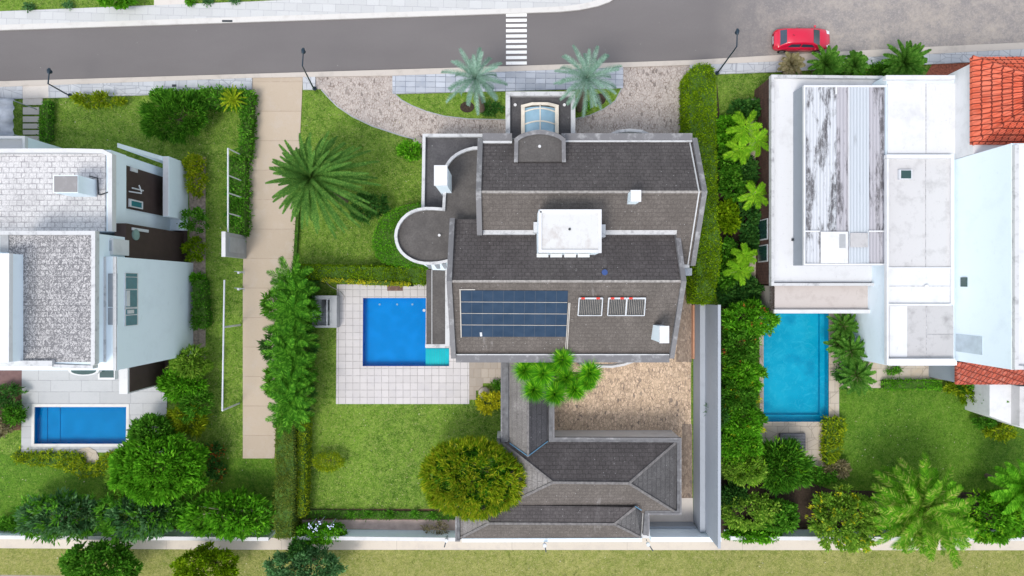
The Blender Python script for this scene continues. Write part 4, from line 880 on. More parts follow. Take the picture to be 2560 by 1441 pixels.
# tall wing C: plain vertical face with window
xc = -24.9; zc_ = 9.6; yn, ysn = Y(657), Y(886)
mb = MB(); mb.box(-33, ysn, xc, yn, 0, zc_); mb.build('wing_wall', M['blue_white'], LH)
mb = MB(); mb.pbox(235, 641, 287, 913, zc_+.04, zc_); mb.build('wing_roof', M['blue_white'], LH)
mb = MB(); mb.beam((xc-.12, ysn, zc_+.12), (xc-.12, yn, zc_+.12), .2, .12); mb.beam((xc-.75, ysn+.5, zc_+.12), (xc-.75, yn, zc_+.12), .12, .12); mb.build('wing_parapet', M['parapet_white'], LH)
mb = MB(); mb.box(xc, Y(813, 7.8), xc+.05, Y(683, 7.8), 7.45, 8.9); wo_ = mb.build('window', M['metal_w'], LH)
mb = MB(); yy = [(684, 692), (694, 722), (725, 767), (772, 785), (788, 812)]
for a_, b_ in yy: mb.box(xc+.05, Y(b_, 7.8), xc+.07, Y(a_, 7.8), 7.6, 8.8)
mb.build('pane', M['teal_glass'], wo_); mb = MB(); mb.box(xc+.07, Y(765, 7.8), xc+.1, Y(726, 7.8), 8.45, 8.8); mb.box(xc+.07, Y(783, 7.8), xc+.1, Y(774, 7.8), 8.0, 8.7); mb.build('blind', M['metal_w'], wo_)
mb = MB(); mb.pbox(270, 684, 292, 767, zc_+.1, zc_+.05); mb.pbox(270, 770, 292, 812, zc_+.1, zc_+.05); mb.build('louvre', plain('grey_louvre', (.25, .28, .31), .6), LH)
mb = MB(); mb.pbox(259, 596, 283, 636, zc_-.5, 7.4); o = mb.build('vent_shaft', M['white_clean'], LH); mb = MB(); mb.pbox(263, 601, 278, 627, zc_-.45, zc_-.499); mb.build('vent_mouth', M['metal_g'], o)
# block B, highest, blotched roof
zb = 10.6; mb = MB(); mb.pbox(-10, 583, 236, 909, zb, 0); mb.build('tower_wall', M['blue_white'], LH)
mb = MB(); mb.pbox(22, 588, 228, 905, zb+.04, zb); mb.build('tower_roof', M['stone_grey'], LH)
mb = MB(); mb.path([P(-10, 582, zb+.3), P(233, 582, zb+.3), P(232, 908, zb+.3), P(227, 912, zb+.3)], .24, .4); mb.path([P(0, 909, zb+.3), P(130, 909, zb+.3)], .35, .5); mb.path([P(130, 915, zb+.2), P(232, 918, zb+.2)], .2, .5); mb.build('tower_parapet', M['parapet_white'], LH)
mb = MB(); mb.pbox(-400, 634, 21, 906, zb+1.2, 0); mb.build('stair_tower', M['blue_white'], LH)
mb = MB(); mb.path([P(-20, 636, zb+1.5), P(20, 636, zb+1.5), P(19, 905, zb+1.5)], .14, .3); mb.build('stair_tower_parapet', M['white_clean'], LH)
mb = MB(); mb.pbox(0, 587, 21, 630, zb+.1, zb+.041); mb.build('roof_patch', M['concrete'], LH)
# chimney on the white roof
mb = MB(); mb.pbox(133, 438, 195, 482, 9.8, za); o = mb.build('chimney', M['blue_white'], LH); mb = MB(); mb.pbox(135, 440, 193, 480, 9.83, 9.8); mb.build('chimney_louvre', paint_mat('weathered_slats', (.26, .25, .25), (.4, .39, .39), .6), o)
mb = MB(); mb.path([P(222, 440, za+.1), P(243, 445, za+.1), P(245, 485, za+.1), P(250, 487, za+.1), P(270, 480, za+.1)], .06, .06); mb.build('cable', M['dark'], LH)
# block N
mb = MB(); mb.box(-60, 8.0, -35.05, 10.9, 0, 4.0); mb.build('north_wall', M['blue_white'], LH); mb = MB(); mb.path([P(-300, 343, 4.3), P(59, 343, 4.3), P(59, 380, 4.3)], .18, .3); mb.build('north_parapet', M['white'], LH)
mb = MB(); mb.pbox(-300, 347, 55, 376, 4.03, 4.0); mb.build('north_roof', M['roof_stain'], LH)
# south terrace
mb = MB(); mb.box(-27.75, Y(985, 4.8), -27.15, ysn, 0, 4.8); mb.build('terrace_wall', M['white'], LH)
mb = MB(); mb.box(-27.13, Y(980, 4.6), -27.08, ysn-.05, .02, 4.6); o = mb.build('cladding', M['brown'], LH)
mb = MB(); mb.box(-27.1, Y(974), -25.9, ysn-.03, .055, .1); mb.build('deck', M['brown'], LH)
mb = MB(); mb.pbox(183, 917, 236, 926, 7, 6.6); mb.disc((X(209, 7), Y(926, 7)), 1.05, 6.6, 7, 16, 1, .35); b1 = mb.build('balcony', M['white'], LH); mb = MB(); mb.disc((X(209, 7), Y(927, 7)), .85, 7.0, 7.02, 16, 1, .3); mb.build('balcony_floor', M['glass_dark'], b1)
mb = MB(); mb.pbox(245, 919, 287, 949, 6.6, 6.2); b1 = mb.build('balcony', M['white'], LH); mb = MB(); mb.pbox(249, 921, 284, 944, 6.62, 6.6); mb.build('balcony_floor', M['glass_dark'], b1)
# plain glazing on facades seen only from the side
def glaz(par, axis, c, a0, a1, z0, z1, sgn):
    f_ = MB(); g_ = MB()
    if axis == 'y': f_.box(a0, c, a1, c+.05*sgn, z0, z1); g_.box(a0+.08, c+.05*sgn, (a0+a1)/2-.03, c+.06*sgn, z0+.08, z1-.08); g2 = MB().box((a0+a1)/2+.03, c+.05*sgn, a1-.08, c+.06*sgn, z0+.08, z1-.08)
    else: f_.box(c, a0, c+.05*sgn, a1, z0, z1); g_.box(c+.05*sgn, a0+.08, c+.06*sgn, (a0+a1)/2-.03, z0+.08, z1-.08); g2 = MB().box(c+.05*sgn, (a0+a1)/2+.03, c+.06*sgn, a1-.08, z0+.08, z1-.08)
    o_ = f_.build('window', M['metal_w'], par); g_.build('pane', M['glass_dark'], o_); g2.build('pane', M['glass_dark'], o_)
for a0 in (4.0, 7.0): glaz(H, 'y', SE_, a0, a0+1.6, 3.2, 4.5, -1)
glaz(H, 'y', SE_, -3.0, -1.0, .3, 2.4, -1)
for a0 in (4.2, 7.2, 9.8): glaz(H, 'y', NY0, a0, a0+1.4, 3.4, 4.8, 1)
for a0 in (-2.5, 2.2, 6.5): glaz(H, 'x', ex if a0 > 2 else sx1, a0, a0+1.5, 3.3, 4.7, 1)
# grey awning at far left
aw = empty('shade_awning', (X(0), Y(290), 0), 'crumpled grey-blue fabric shade at the left edge above the stepping slabs', 'awning')
mb = MB(); vs = []; nx, ny = 10, 12
for j in range(ny+1):
    for i in range(nx+1):
        px = lerp(-260, 37-6*abs(math.sin(j*1.1)), i/nx); py = lerp(246, 340, j/ny); z = 2.6+.14*math.sin(i*1.7+j*.8)+.1*math.sin(j*2.1); vs.append(P(px, py, z))
mb.add(vs, [(j*(nx+1)+i, j*(nx+1)+i+nx+1, j*(nx+1)+i+nx+2, j*(nx+1)+i+1) for j in range(ny) for i in range(nx)], True); o = mb.build('canopy', M['fabric'], aw); so = o.modifiers.new('Solidify', 'SOLIDIFY'); so.thickness = .03
mb = MB()
for px, py in ((30, 250), (30, 335)): p = P(px, py, 2.5); mb.tube([(p.x, p.y, 0), p], .04, 8)
mb.build('post', M['metal_g'], aw)

# ================================================================== RIGHT HOUSE
RH = empty('house', (26, 5, 0), 'big white flat-roofed house at right with stained corrugated roof and tall pale wall', 'house')
zr = 3.4
outl = [(1930, 190), (2212, 196), (2225, 200), (2225, 710), (1930, 710)]
mb = MB(); mb.pprism(outl, zr, 0); mb.build('wall', M['brick'], RH)
mb = MB(); mb.pprism([(1934, 194), (2222, 200), (2222, 706), (1934, 706)], zr+.03, zr+.001); mb.build('roof', M['white_clean'], RH)
mb = MB(); mb.path([P(2226, 199, zr+.35), P(2205, 193, zr+.35), P(1932, 190, zr+.35), P(1932, 711, zr+.35), P(2188, 711, zr+.35)], .2, .45); mb.build('parapet', M['parapet_white'], RH)
mb = MB(); z = 5.1; mb.pbox(2009, 213, 2216, 662, z, zr); mb.build('attic_wall', M['pale_wall'], RH)
mb = MB(); mb.path([P(2216, 215, z+.14), P(2011.5, 215, z+.14), P(2011.5, 661, z+.14), P(2216, 661, z+.14)], .12, .2); mb.path([P(2014, 578, z+.16), P(2050, 578, z+.16)], .1, .1); mb.path([P(2172, 578, z+.16), P(2211, 578, z+.16)], .1, .1); mb.path([P(2091, 217, z+.16), P(2091, 235, z+.16)], .1, .1); mb.path([P(2122.5, 215, z+.18), P(2122.5, 578, z+.18)], .06, .1); mb.build('attic_parapet', M['white_clean'], RH)
segs = [(2015, 2051, 'corr_a'), (2051, 2091, 'corr_a'), (2091, 2122, 'corr_c'), (2122, 2173, 'corr_b'), (2173, 2211, 'corr_c')]
tilt = [.0, .05, .0, .10, .02, .04]
for i, (a_, b_, mt) in enumerate(segs):
    MB().slab([P(a_, 659, z+tilt[i]), P(b_-.3, 659, z+tilt[i+1]*.5), P(b_-.3, 217, z+tilt[i+1]*.5), P(a_, 217, z+tilt[i])], .05).build('corrugated_roof', M[mt], RH)
MB().pbox(2052, 579, 2120, 658, z+.16, z+.12).build('roof_panel', M['white_clean'], RH)
MB().pbox(2099, 586, 2114, 620, z+.2, z+.161).build('roof_vent', M['concrete'], RH)
MB().pbox(2126, 582, 2170, 618, z+.18, z+.14).build('roof_panel', M['roof_stain2'], RH)
MB().pbox(1981, 596, 1985, 602, zr+.2, zr+.031).build('outlet', M['dark'], RH)
# middle wing
zm = 5.4
mb = MB(); mb.pprism([(2217, 188), (2392, 188), (2392, 913), (2217, 913)], zm-.1, 0); mb.build('middle_wall', M['blue_white'], RH)
for (a_, b_, c2, d2, mt) in ((2220, 208, 2388, 384, 'white_clean'), (2222, 394, 2378, 668, 'roof_stain'), (2220, 672, 2378, 758, 'white_clean'), (2220, 764, 2384, 896, 'roof_stain2')):
    MB().pbox(a_, b_, c2, d2, zm, zm-.099).build('roof', M[mt], RH)
mb = MB(); mb.pbox(2217, 386, 2384, 395, zm+.35, zm); mb.pbox(2215, 188, 2388, 198, zm+.4, zm); mb.pbox(2217, 396, 2222, 912, zm+.3, zm); mb.pbox(2222, 668, 2379, 672, zm+.12, zm); mb.pbox(2222, 759, 2379, 764, zm+.15, zm); mb.pbox(2222, 897, 2388, 914, zm+.35, zm); mb.pbox(2378, 396, 2382, 758, zm+.16, zm); mb.build('middle_parapet', M['white_clean'], RH)
mb = MB(); mb.pbox(2314.6, 209, 2316, 384, zm+.03, zm+.001); mb.pbox(2222, 715, 2378, 716.2, zm+.03, zm+.001); mb.pbox(2314, 396, 2315, 667, zm+.03, zm+.001); mb.pbox(2316, 766, 2317, 895, zm+.03, zm+.001); mb.pbox(2318, 836, 2384, 837, zm+.03, zm+.001); mb.build('roof_seam', plain('grey_seam', (.42, .42, .43), .8, var=.4, sc=6), RH)
MB().pbox(2224, 765, 2268, 893, zm+.02, zm+.001).build('roof_patch', M['white_clean'], RH)
hb = MB().pbox(2249, 424, 2281, 448, zm+.25, zm).build('hatch', M['metal_w'], RH); MB().pbox(2253, 426, 2278, 446, zm+.27, zm+.251).build('hatch_glass', M['glass_dark'], hb)
MB().tube([P(2317, 717, zm), P(2317, 717, zm+.2)], .15, 12).build('vent_pipe', M['white'], RH)
# tall block
zt2 = 10.4; xw = X(2388, 5.4); mb = MB(); mb.box(xw, Y(912, 5.4)+.3, 60, 8.95, 0, zt2); mb.build('tall_wall', M['blue_white'], RH)
xt = 2531
MB().box(xw+.25, Y(912, 5.4)+.5, 60, 8.9, zt2, zt2+.05).build('tall_roof', M['white_clean'], RH)
mb = MB(); mb.path([(xw+.15, 8.8, zt2+.25), (xw+.15, Y(912, 5.4)+.45, zt2+.25), (60, Y(912, 5.4)+.45, zt2+.25)], .24, .3); mb.build('tall_parapet', M['parapet_white'], RH)
y_ = Y(705, 6.3); w_ = MB().box(xw-.06, y_-.32, xw, y_+.32, 6.0, 6.6).build('window', M['glass_dark'], RH)
y_ = Y(860, 6.6); MB().box(xw-.03, y_-.6, xw, y_+.6, 5.5, 8.0).build('wall_patch', plain('grey_patch', (.46, .54, .6), .8), RH)
# red roof top right
zq = 7.3; A_, B_ = P(2428, 143, zq), P(2428, 361, zq); zz2 = 11.6; rg = (34.5, (A_.y+B_.y)/2, zq+2.6)
B_ = Vector((A_.x, B_.y, zq))
mb = MB(); mb.box(xw, B_.y-.6, 50, A_.y-.3, 0, zq-.15); mb.build('eave_wall', M['white_clean'], RH)
def tile_roof(nm, corners, dirx, matn, rows, amp, nseg):
    a, b, c2, d2 = [Vector(v) for v in corners]  # a-b eave, d-c ridge
    mb = MB(); vs = []; fs = []
    for j in range(nseg+1):
        u = j/nseg; p0 = a.lerp(b, u); p1 = d2.lerp(c2, u); h = amp*abs(math.sin(math.pi*u*rows))
        for k in range(9): q = p0.lerp(p1, k/8); vs.append((q.x, q.y, q.z+h+.035*(1 if k < 8 else 0)))
    for j in range(nseg):
        for k in range(8): q = j*9+k; fs.append((q, q+9, q+10, q+1))
    mb.add(vs, fs); mb.slab([a-Vector((0, 0, .03)), b-Vector((0, 0, .03)), c2-Vector((0, 0, .03)), d2-Vector((0, 0, .03))], .12); return mb.build(nm, matn, RH)
R1 = Vector(rg)
tile_roof('tiled_roof', (B_, A_, R1, R1), 0, M['terra'], 16, .09, 128)
far = Vector((46, A_.y, zq)); farr = Vector((46, rg[1], rg[2])); farb = Vector((46, B_.y, zq))
tile_roof('tiled_roof', (A_*1.0, far, farr, R1)[::1] if False else (far, A_, R1, farr), 0, M['terra'], 60, .09, 360)
tile_roof('tiled_roof', (B_, farb, farr, R1), 0, M['terra'], 60, .09, 360)
mb = MB(); mb.tube([A_+Vector((0, 0, .06)), R1+Vector((0, 0, .1)), farr], .13, 8); mb.tube([B_+Vector((0, 0, .06)), R1+Vector((0, 0, .1))], .13, 8); mb.build('ridge', M['terra'], RH)
# lower red roof
zk = 4.0; a_, b_, c2, d2 = P(2390, 961, 3.5), P(2960, 962, 3.5), P(2960, 906, 4.6), P(2390, 905, 4.6)
tile_roof('lower_tiled_roof', (a_, b_, c2, d2), 0, M['terra_old'], 44, .08, 300)
mb = MB(); mb.pbox(2394, 906, 2900, 957, 3.3, 0); mb.build('lower_wall', M['pale_wall'], RH)
mb = MB(); mb.pprism([(2474, 958), (2900, 958), (2900, 1072), (2560, 1072), (2474, 1040)], 2.6, 0); mb.build('annexe', M['white_clean'], RH)
mb = MB(); mb.pprism([(2549, 966), (2900, 966), (2900, 1066), (2549, 1066)], 3.4, 2.6); mb.build('annexe_roof', M['roof_stain'], RH)
# beige low terrace roof by the pool and the stub wing
mb = MB(); mb.pbox(1936, 714, 2176, 782, 2.9, 0); o = mb.build('terrace_roof', M['beige_roof'], RH)
mb = MB(); mb.pbox(1936, 774, 2177, 783.5, 3.2, 2.9); mb.build('terrace_roof_edge', M['white'], RH)
mb = MB()
for i in range(18): mb.pbox(1926, 718+i*3.6, 1937, 719.8+i*3.6, 2.95, 2.8)
mb.build('pergola_slats', M['brown'], RH)
mb = MB(); mb.pbox(2178, 714, 2216, 785, 3.2, 0); mb.pbox(2200, 785, 2216, 905, 3.2, 0); mb.build('side_wall', M['pale_wall'], RH)
MB().pbox(2188, 722, 2198, 745, 3.24, 3.2).build('side_opening', M['glass_dark'], RH)
xw2 = X(1930, 3.4)
for ya_, yb_ in ((548, 600), (612, 655)):
    w_ = MB().box(xw2-.06, Y(yb_, 2), xw2, Y(ya_, 2), .9, 2.7).build('window', M['metal_w'], RH)
    MB().box(xw2-.08, Y(yb_-3, 2), xw2-.061, Y(ya_+3, 2), 1.0, 2.6).build('pane', M['glass_dark'], w_)
mb = MB(); mb.box(xw2-.5, Y(700), xw2-.002, Y(250), 0, .3); mb.build('plinth', M['stone'], RH)
MB().pbox(2140, 785, 2178, 870, .5, .05).build('step', M['blue_white'], RH)

# clay pots beside the right pool
for i, (px, py, r, lb) in enumerate([(2158, 797, .26, 'round dark pot with a plant under the white wall right of the turquoise pool'), (2191, 868, .22, 'terracotta pot in the recess at the foot of the white wall'), (2194, 812, .16, 'small dark blue pot beside the white wall right of the pool palms')]):
    c0 = P(px, py, .5 if i == 0 else .05); ro = empty('plant_pot', tuple(c0), lb, 'pot')
    mb = MB(); mb.tube([c0+Vector((0, 0, dz)) for dz in (0, .2, .42)], [r*.7, r, r*1.05], 14); mb.build('pot', [M['soil_dark'], M['orange'], M['lamp']][i], ro)
    quadmesh('leaves', rosette_v(c0+Vector((0, 0, .4)), 16, r*1.5, .06, (1.3, .3)), L['red' if i == 1 else 'dark'], ro)

# ================================================================== FENCES, LAMPS, SMALL STREET THINGS
def rail_fence(name, label, xr, ys, ztop, ye, lean=0.0, endbar=False):
    xb = X(xr, ztop); root = empty(name, (xb, Y(ys[0], ztop), 0), label, 'fence')
    mb = MB(); mb.tube([(xb, Y(ye[0], ztop), ztop), (xb+lean, Y(ye[1], ztop), ztop)], .065, 8); mb.build('top_rail', M['metal_w'], root)
    for y in ys:
        yy = Y(y, ztop); t = (yy-Y(ye[0], ztop))/(Y(ye[1], ztop)-Y(ye[0], ztop)); xx = xb+lean*t
        mb = MB(); mb.tube([(xx, yy, 0), (xx, yy, ztop)], .05 if not endbar else .07, 8); mb.build('post', M['metal_w'], root)
rail_fence('metal_fence', 'tall white pipe fence with four posts beside the upper driveway', 570, (371, 438, 482, 533), 3.1, (371, 580))
rail_fence('metal_fence', 'long white pipe fence with few posts beside the lower driveway', 561, (818, 1026), 2.9, (700, 1026), -.15, True)
gp = empty('gate_pillar', (-20.9, 3.9, 0), 'tall grey concrete gate panel between the two pipe fences', 'gate pillar')
mb = MB(); xg = X(565, 3.6); mb.box(xg-.28, Y(641, 3.6), xg, Y(580, 3.6), 0, 3.6); mb.build('panel', M['concrete'], gp)
mb = MB(); mb.box(xg-.3, Y(642, 3.6), xg-.02, Y(579, 3.6), 3.6, 3.66); mb.build('cap', M['white'], gp)
mb = MB(); mb.box(xg+.001, Y(630, 3), xg+.04, Y(592, 3), .5, 3.1); mb.build('door', M['metal_g'], gp)
for y, lb in ((682, 'upper small wire bracket on the left edge of the driveway'), (723, 'lower small wire bracket on the left edge of the driveway')):
    c0 = P(608, y, .05); ro = empty('cable_bracket', tuple(c0), lb, 'bracket', 'brackets at the driveway edge'); mb = MB(); mb.tube([c0, c0+Vector((0, 0, .5))], .03, 6); mb.tube([c0+Vector((-.5, .1, .45)), c0+Vector((.3, .05, .5)), c0+Vector((.25, -.15, .4))], .025, 6); mb.build('frame', M['metal_g'], ro)
    MB().tube([c0+Vector((-.18, 0, .3)), c0+Vector((-.18, 0, .5))], .09, 10).build('box', M['metal_w'], ro)
def street_lamp(label, b, t, h, z):
    b = P(*b, .1); t = P(*t, z); hh = P(*h, z+.05); ro = empty('street_lamp', tuple(b), label, 'street lamp', 'street lamps along the road')
    mb = MB(); mb.tube([b, b+Vector((0, 0, .5)), t], [.09, .06, .045], 10); mb.build('pole', M['lamp'], ro)
    mb = MB(); mb.tube([t, hh], [.05, .04], 8); mb.build('arm', M['lamp'], ro)
    MB().disc(b, .16, .12, .2, 12).build('base', M['lamp'], ro)
    mb = MB(); d = (hh-t).normalized(); mb.tube([hh-d*.05+Vector((0, 0, .05)), hh+d*.18+Vector((0, 0, .07)), hh+d*.34+Vector((0, 0, .02))], [.09, .14, .08], 10); mb.disc(hh+d*.14, .14, z-.08, z+.04, 14); o = mb.build('lamp_head', M['lamp'], ro)
    MB().disc(hh+d*.14, .12, z-.1, z-.081, 12).build('lens', M['lens'], o)
street_lamp('dark street lamp leaning over the road at the cobbled drive entrance', (787, 222), (756, 165), (758, 133), 4.3)
street_lamp('dark street lamp beside the top of the tall clipped hedge', (1792, 183), (1842, 116), (1843, 85), 4.3)
street_lamp('thin dark street lamp leaning over the road before the left garden', (176, 239), (120, 209), (123, 183), 3.2)
# small security posts along the rear path
for (px, py, q) in ((1117, 1340, -1), (1361, 1352, 0), (1618, 1350, 1)):
    c0 = P(px, py, 1.6 if q else 2.9); g0 = P(px+(-5 if q < 0 else 14 if q > 0 else 2), py+28, .3)
    ro = empty('wall_light', (c0.x, c0.y, 0), ['slim wall bracket with a lamp at the left rear corner of the garage', 'white wall lamp with a dark stay on the middle of the garage rear wall', 'slim wall bracket at the right rear corner of the garage'][q+1], 'wall light')
    mb = MB(); mb.tube([(c0.x, c0.y-.1, c0.z-.3), (c0.x, c0.y-.15, c0.z+.25), (c0.x+(g0.x-c0.x)*.6, c0.y-.8, c0.z+.1)], .04, 6); mb.build('arm', M['lamp'], ro)
    MB().tube([(c0.x, c0.y-.2, c0.z+.2), (c0.x, c0.y-.2, c0.z+.42)], .14, 10).build('lamp_head', M['metal_w'], ro)
dk = MB(); dk.pbox(1951, 1084, 2014, 1130, .35, .05); o = dk.build('deck_platform', M['wood']); tag(o, 'low grey slatted deck platform on the paving below the turquoise pool', 'platform')
mb = MB()
for i in range(7): a0 = i*.5; mb
pts = [P(812, 700, .08), P(818, 709, .08), P(826, 716, .08), P(838, 722, .09), P(852, 730, .09), P(862, 742, .09), P(858, 750, .09)]
tag(MB().tube(pts, .025, 6).build('garden_hose', M['pipe']), 'thin curled hose on the tiles above the stair well', 'hose')
for i, (px, py, pz) in enumerate([(1048, 357, .3), (1211, 982, .25)]):
    mb = MB(); c0 = P(px, py, 0); v = []; mb.tube([c0+Vector((0, 0, z_)) for z_ in (0, .12, .3, .42)], [.42, .5, .42, .2], 9); o = mb.build('boulder', plain('pale_rock%d' % i, (.42, .37, .31), .9, var=.35, sc=3)); tag(o, ['pale round boulder beside the north-west corner of the central house', 'pale low boulder at the end of the stepped tiles'][i], 'boulder')

# ================================================================== RED CAR
car = empty('parked_car', (22.35, 19.15, 0), 'shiny red car parked on the road by the right kerb', 'car')
cx0, cy0 = 22.35, 19.15
def cw(v): return (cx0+v[0], cy0+v[1], v[2]+.004)
st = [(-2.17, .52, .34, .66), (-2.12, .66, .28, .80), (-1.95, .76, .24, .90), (-1.5, .80, .22, .95), (-.8, .82, .2, .96), (0, .825, .2, .96), (.7, .82, .2, .95), (1.25, .81, .22, .93), (1.7, .77, .24, .84), (1.98, .68, .26, .74), (2.12, .55, .3, .65), (2.17, .40, .36, .58)]
vs = []; fs = []
for x, w, zb_, zt_ in st:
    for y, z in ((-w*.86, zb_), (-w*.99, zb_+.1), (-w, (zb_+zt_)/2), (-w*.97, zt_-.08), (-w*.86, zt_-.01), (-w*.45, zt_+.02), (0, zt_+.03), (w*.45, zt_+.02), (w*.86, zt_-.01), (w*.97, zt_-.08), (w, (zb_+zt_)/2), (w*.99, zb_+.1), (w*.86, zb_)): vs.append(cw((x, y, z)))
nr = 13
for i in range(len(st)-1):
    for k in range(nr-1): a0 = i*nr+k; fs.append((a0, a0+1, a0+nr+1, a0+nr))
    fs.append((i*nr+nr-1, i*nr, (i+1)*nr, (i+1)*nr+nr-1))
fs.append(tuple(range(nr))); fs.append(tuple(reversed(range((len(st)-1)*nr, len(st)*nr))))
MB().add(vs, [tuple(reversed(f)) for f in fs], True).build('body', M['car'], car)
cs = [(-1.88, .70, .93, .0), (-1.42, .72, .95, .46), (-.9, .72, .95, .51), (-.2, .72, .95, .52), (.5, .72, .95, .46), (1.28, .72, .92, .0)]
vs = []; fs = []
for x, w, zb_, h_ in cs:
    k_ = 1-.42*h_
    for y, z in ((-w, zb_-.03), (-w*k_, zb_+h_*.88), (-w*k_*.86, zb_+h_), (0, zb_+h_+.02), (w*k_*.86, zb_+h_), (w*k_, zb_+h_*.88), (w, zb_-.03)): vs.append(cw((x, y, z)))
for i in range(len(cs)-1):
    for k in range(6): a0 = i*7+k; fs.append((a0, a0+7, a0+8, a0+1))
MB().add(vs, fs, True).build('cabin', M['car'], car)
def cs_at(x, f, lift=.012):
    for (a, b) in zip(cs, cs[1:]):
        if a[0] <= x <= b[0]:
            t = (x-a[0])/(b[0]-a[0]); w = lerp(a[1], b[1], t); zb_ = lerp(a[2], b[2], t); h_ = lerp(a[3], b[3], t); k_ = 1-.42*h_; return w, zb_, h_, k_
def band_glass(x0, x1, n_=4, m_=6):
    vs = []
    for i in range(n_+1):
        x = lerp(x0, x1, i/n_); w, zb_, h_, k_ = cs_at(x, 0)
        for j in range(m_+1): y = lerp(-1, 1, j/m_)*w*k_*.84; vs.append(cw((x, y, zb_+h_+.016+.02*(1-(j/m_*2-1)**2))))
    return MB().add(vs, [(i*(m_+1)+j, (i+1)*(m_+1)+j, (i+1)*(m_+1)+j+1, i*(m_+1)+j+1) for i in range(n_) for j in range(m_)], True)
band_glass(.56, 1.22).build('windscreen', M['car_glass'], car); band_glass(-1.82, -1.46).build('rear_window', M['car_glass'], car)
for sg in (-1, 1):
    for x0, x1 in ((-1.25, -.32), (-.22, .85)):
        v = []
        for x, f in ((x0, .14), (x1, .14), (x1-(.33 if x1 > 0 else 0), .80), (x0+(.18 if x0 < -1 else 0), .80)):
            w, zb_, h_, k_ = cs_at(x, 0); y = lerp(w, w*k_, f)+.014; v.append(cw((x, sg*y, zb_-.03+(h_*.88+.03)*f)))
        MB().add(v, [(0, 1, 2, 3) if sg < 0 else (3, 2, 1, 0)]).build('side_window', M['car_glass'], car)
    for xw_ in (-1.42, 1.32):
        c0 = Vector(cw((xw_, sg*.74, .31))); mb = MB(); mb.tube([c0-Vector((0, sg*.1, 0)), c0+Vector((0, sg*.10, 0))], .31, 20); wo2 = mb.build('wheel', M['tyre'], car)
        mb = MB(); mb.tube([c0+Vector((0, sg*.09, 0)), c0+Vector((0, sg*.115, 0))], [.2, .17], 14); mb.build('rim', M['rim'], wo2)
    mb = MB(); mb.tube([cw((.85, sg*.8, .98)), cw((.83, sg*.95, 1.0))], [.07, .09], 8); mb.build('mirror', M['car'], car)
    mb = MB(); mb.slab([cw((1.86, sg*.52-.13, .80)), cw((2.10, sg*.50-.10, .70)), cw((2.08, sg*.50+.11, .70)), cw((1.80, sg*.56+.13, .80))], .1); mb.build('headlight', M['lens'], car)
    mb = MB(); mb.slab([cw((-2.15, sg*.5-.12, .78)), cw((-1.95, sg*.58-.1, .90)), cw((-1.95, sg*.58+.12, .90)), cw((-2.13, sg*.5+.12, .78))], .1); mb.build('tail_light', M['tail'], car)
for sg in (-1, 1):
    for x in (-.27, .92):
        MB().box(cx0+x-.008, cy0+sg*.815, cx0+x+.008, cy0+sg*.833, .32, .92).build('door_seam', M['dark'], car)
    for x in (-.42, .72): MB().box(cx0+x-.09, cy0+sg*.82, cx0+x+.03, cy0+sg*.848, .80, .83).build('door_handle', M['car'], car)
MB().tube([cw((-.9, 0, 1.47)), cw((-1.1, 0, 1.62))], .015, 5).build('aerial', M['dark'], car)
mb = MB(); mb.box(cx0-2.19, cy0-.3, cx0-2.12, cy0+.3, .45, .58); mb.build('number_plate', M['metal_w'], car)

# ================================================================== PLANTS
# clipped hedges
hedge('hedge', 'tall dark green clipped hedge along the right side of the central house', [(1727, 184), (1733, 168), (1748, 161), (1772, 161), (1784, 172), (1786, 200), (1788, 300), (1790, 450), (1793, 560), (1800, 600), (1800, 650), (1792, 700), (1788, 712), (1786, 756), (1744, 756), (1742, 640), (1768, 480), (1752, 400), (1727, 330)], 3.0, 'hedge', 90, .15, .07)
hedge('hedge', 'long clipped hedge dividing the left lawn from the middle pool', [(742, 664), (1062, 670), (1068, 694), (1060, 709), (1000, 704), (770, 694), (742, 690)], 1.5, 'hedge', 90, .13, .06)
hedge('hedge', 'narrow golden strip of hedge above the white pool tiles', [(800, 696), (1026, 706), (1026, 716), (930, 713), (800, 704)], 1.66, 'gold', 120, .13, .06, sides=False)
hedge('hedge', 'bright green rounded hedge wrapped around the grey tower', [(1052, 511), (1020, 515), (990, 523), (962, 540), (944, 560), (934, 590), (933, 615), (942, 640), (965, 656), (1000, 664), (1040, 666), (1068, 672), (1068, 655), (1010, 640), (1000, 600), (1010, 560), (1056, 540)], 1.6, 'bright', 130, .11, .05)
hedge('hedge', 'olive clipped hedge running down from the driveway to the rear wall', [(689, 1050), (730, 1050), (733, 1200), (727, 1345), (690, 1346), (684, 1280), (690, 1180)], 2.2, 'hedge_dull', 95, .13, .06)
hedge('hedge', 'thin yellow-green hedge strip along the left edge of the lower lawn', [(744, 1050), (762, 1050), (760, 1150), (758, 1292), (743, 1292), (742, 1180)], 1.5, 'yellow', 100, .13, .06)
hedge('hedge', 'low leafy hedge along the top and right side of the left front garden', [(598, 226), (626, 228), (622, 320), (618, 392), (596, 392), (604, 320), (603, 262), (545, 262), (470, 262), (420, 248), (384, 236), (400, 225), (470, 228), (540, 222)], 1.1, 'green', 60, .24, .09, ragged=.12)
hedge('hedge', 'bushy hedge between the pipe fence and the driveway', [(572, 392), (612, 398), (612, 500), (611, 588), (574, 580), (568, 560), (572, 470)], .9, 'green', 60, .22, .09, ragged=.12)
hedge('hedge', 'short clipped hedge right of the stepping slabs', [(104, 262), (118, 250), (117, 345), (100, 350), (99, 300)], .8, 'green', 80, .16, .07)
hedge('hedge', 'low dark green hedge at the top of the right lawn', [(2214, 954), (2352, 954), (2352, 972), (2214, 972)], .7, 'bright', 100, .13, .06)
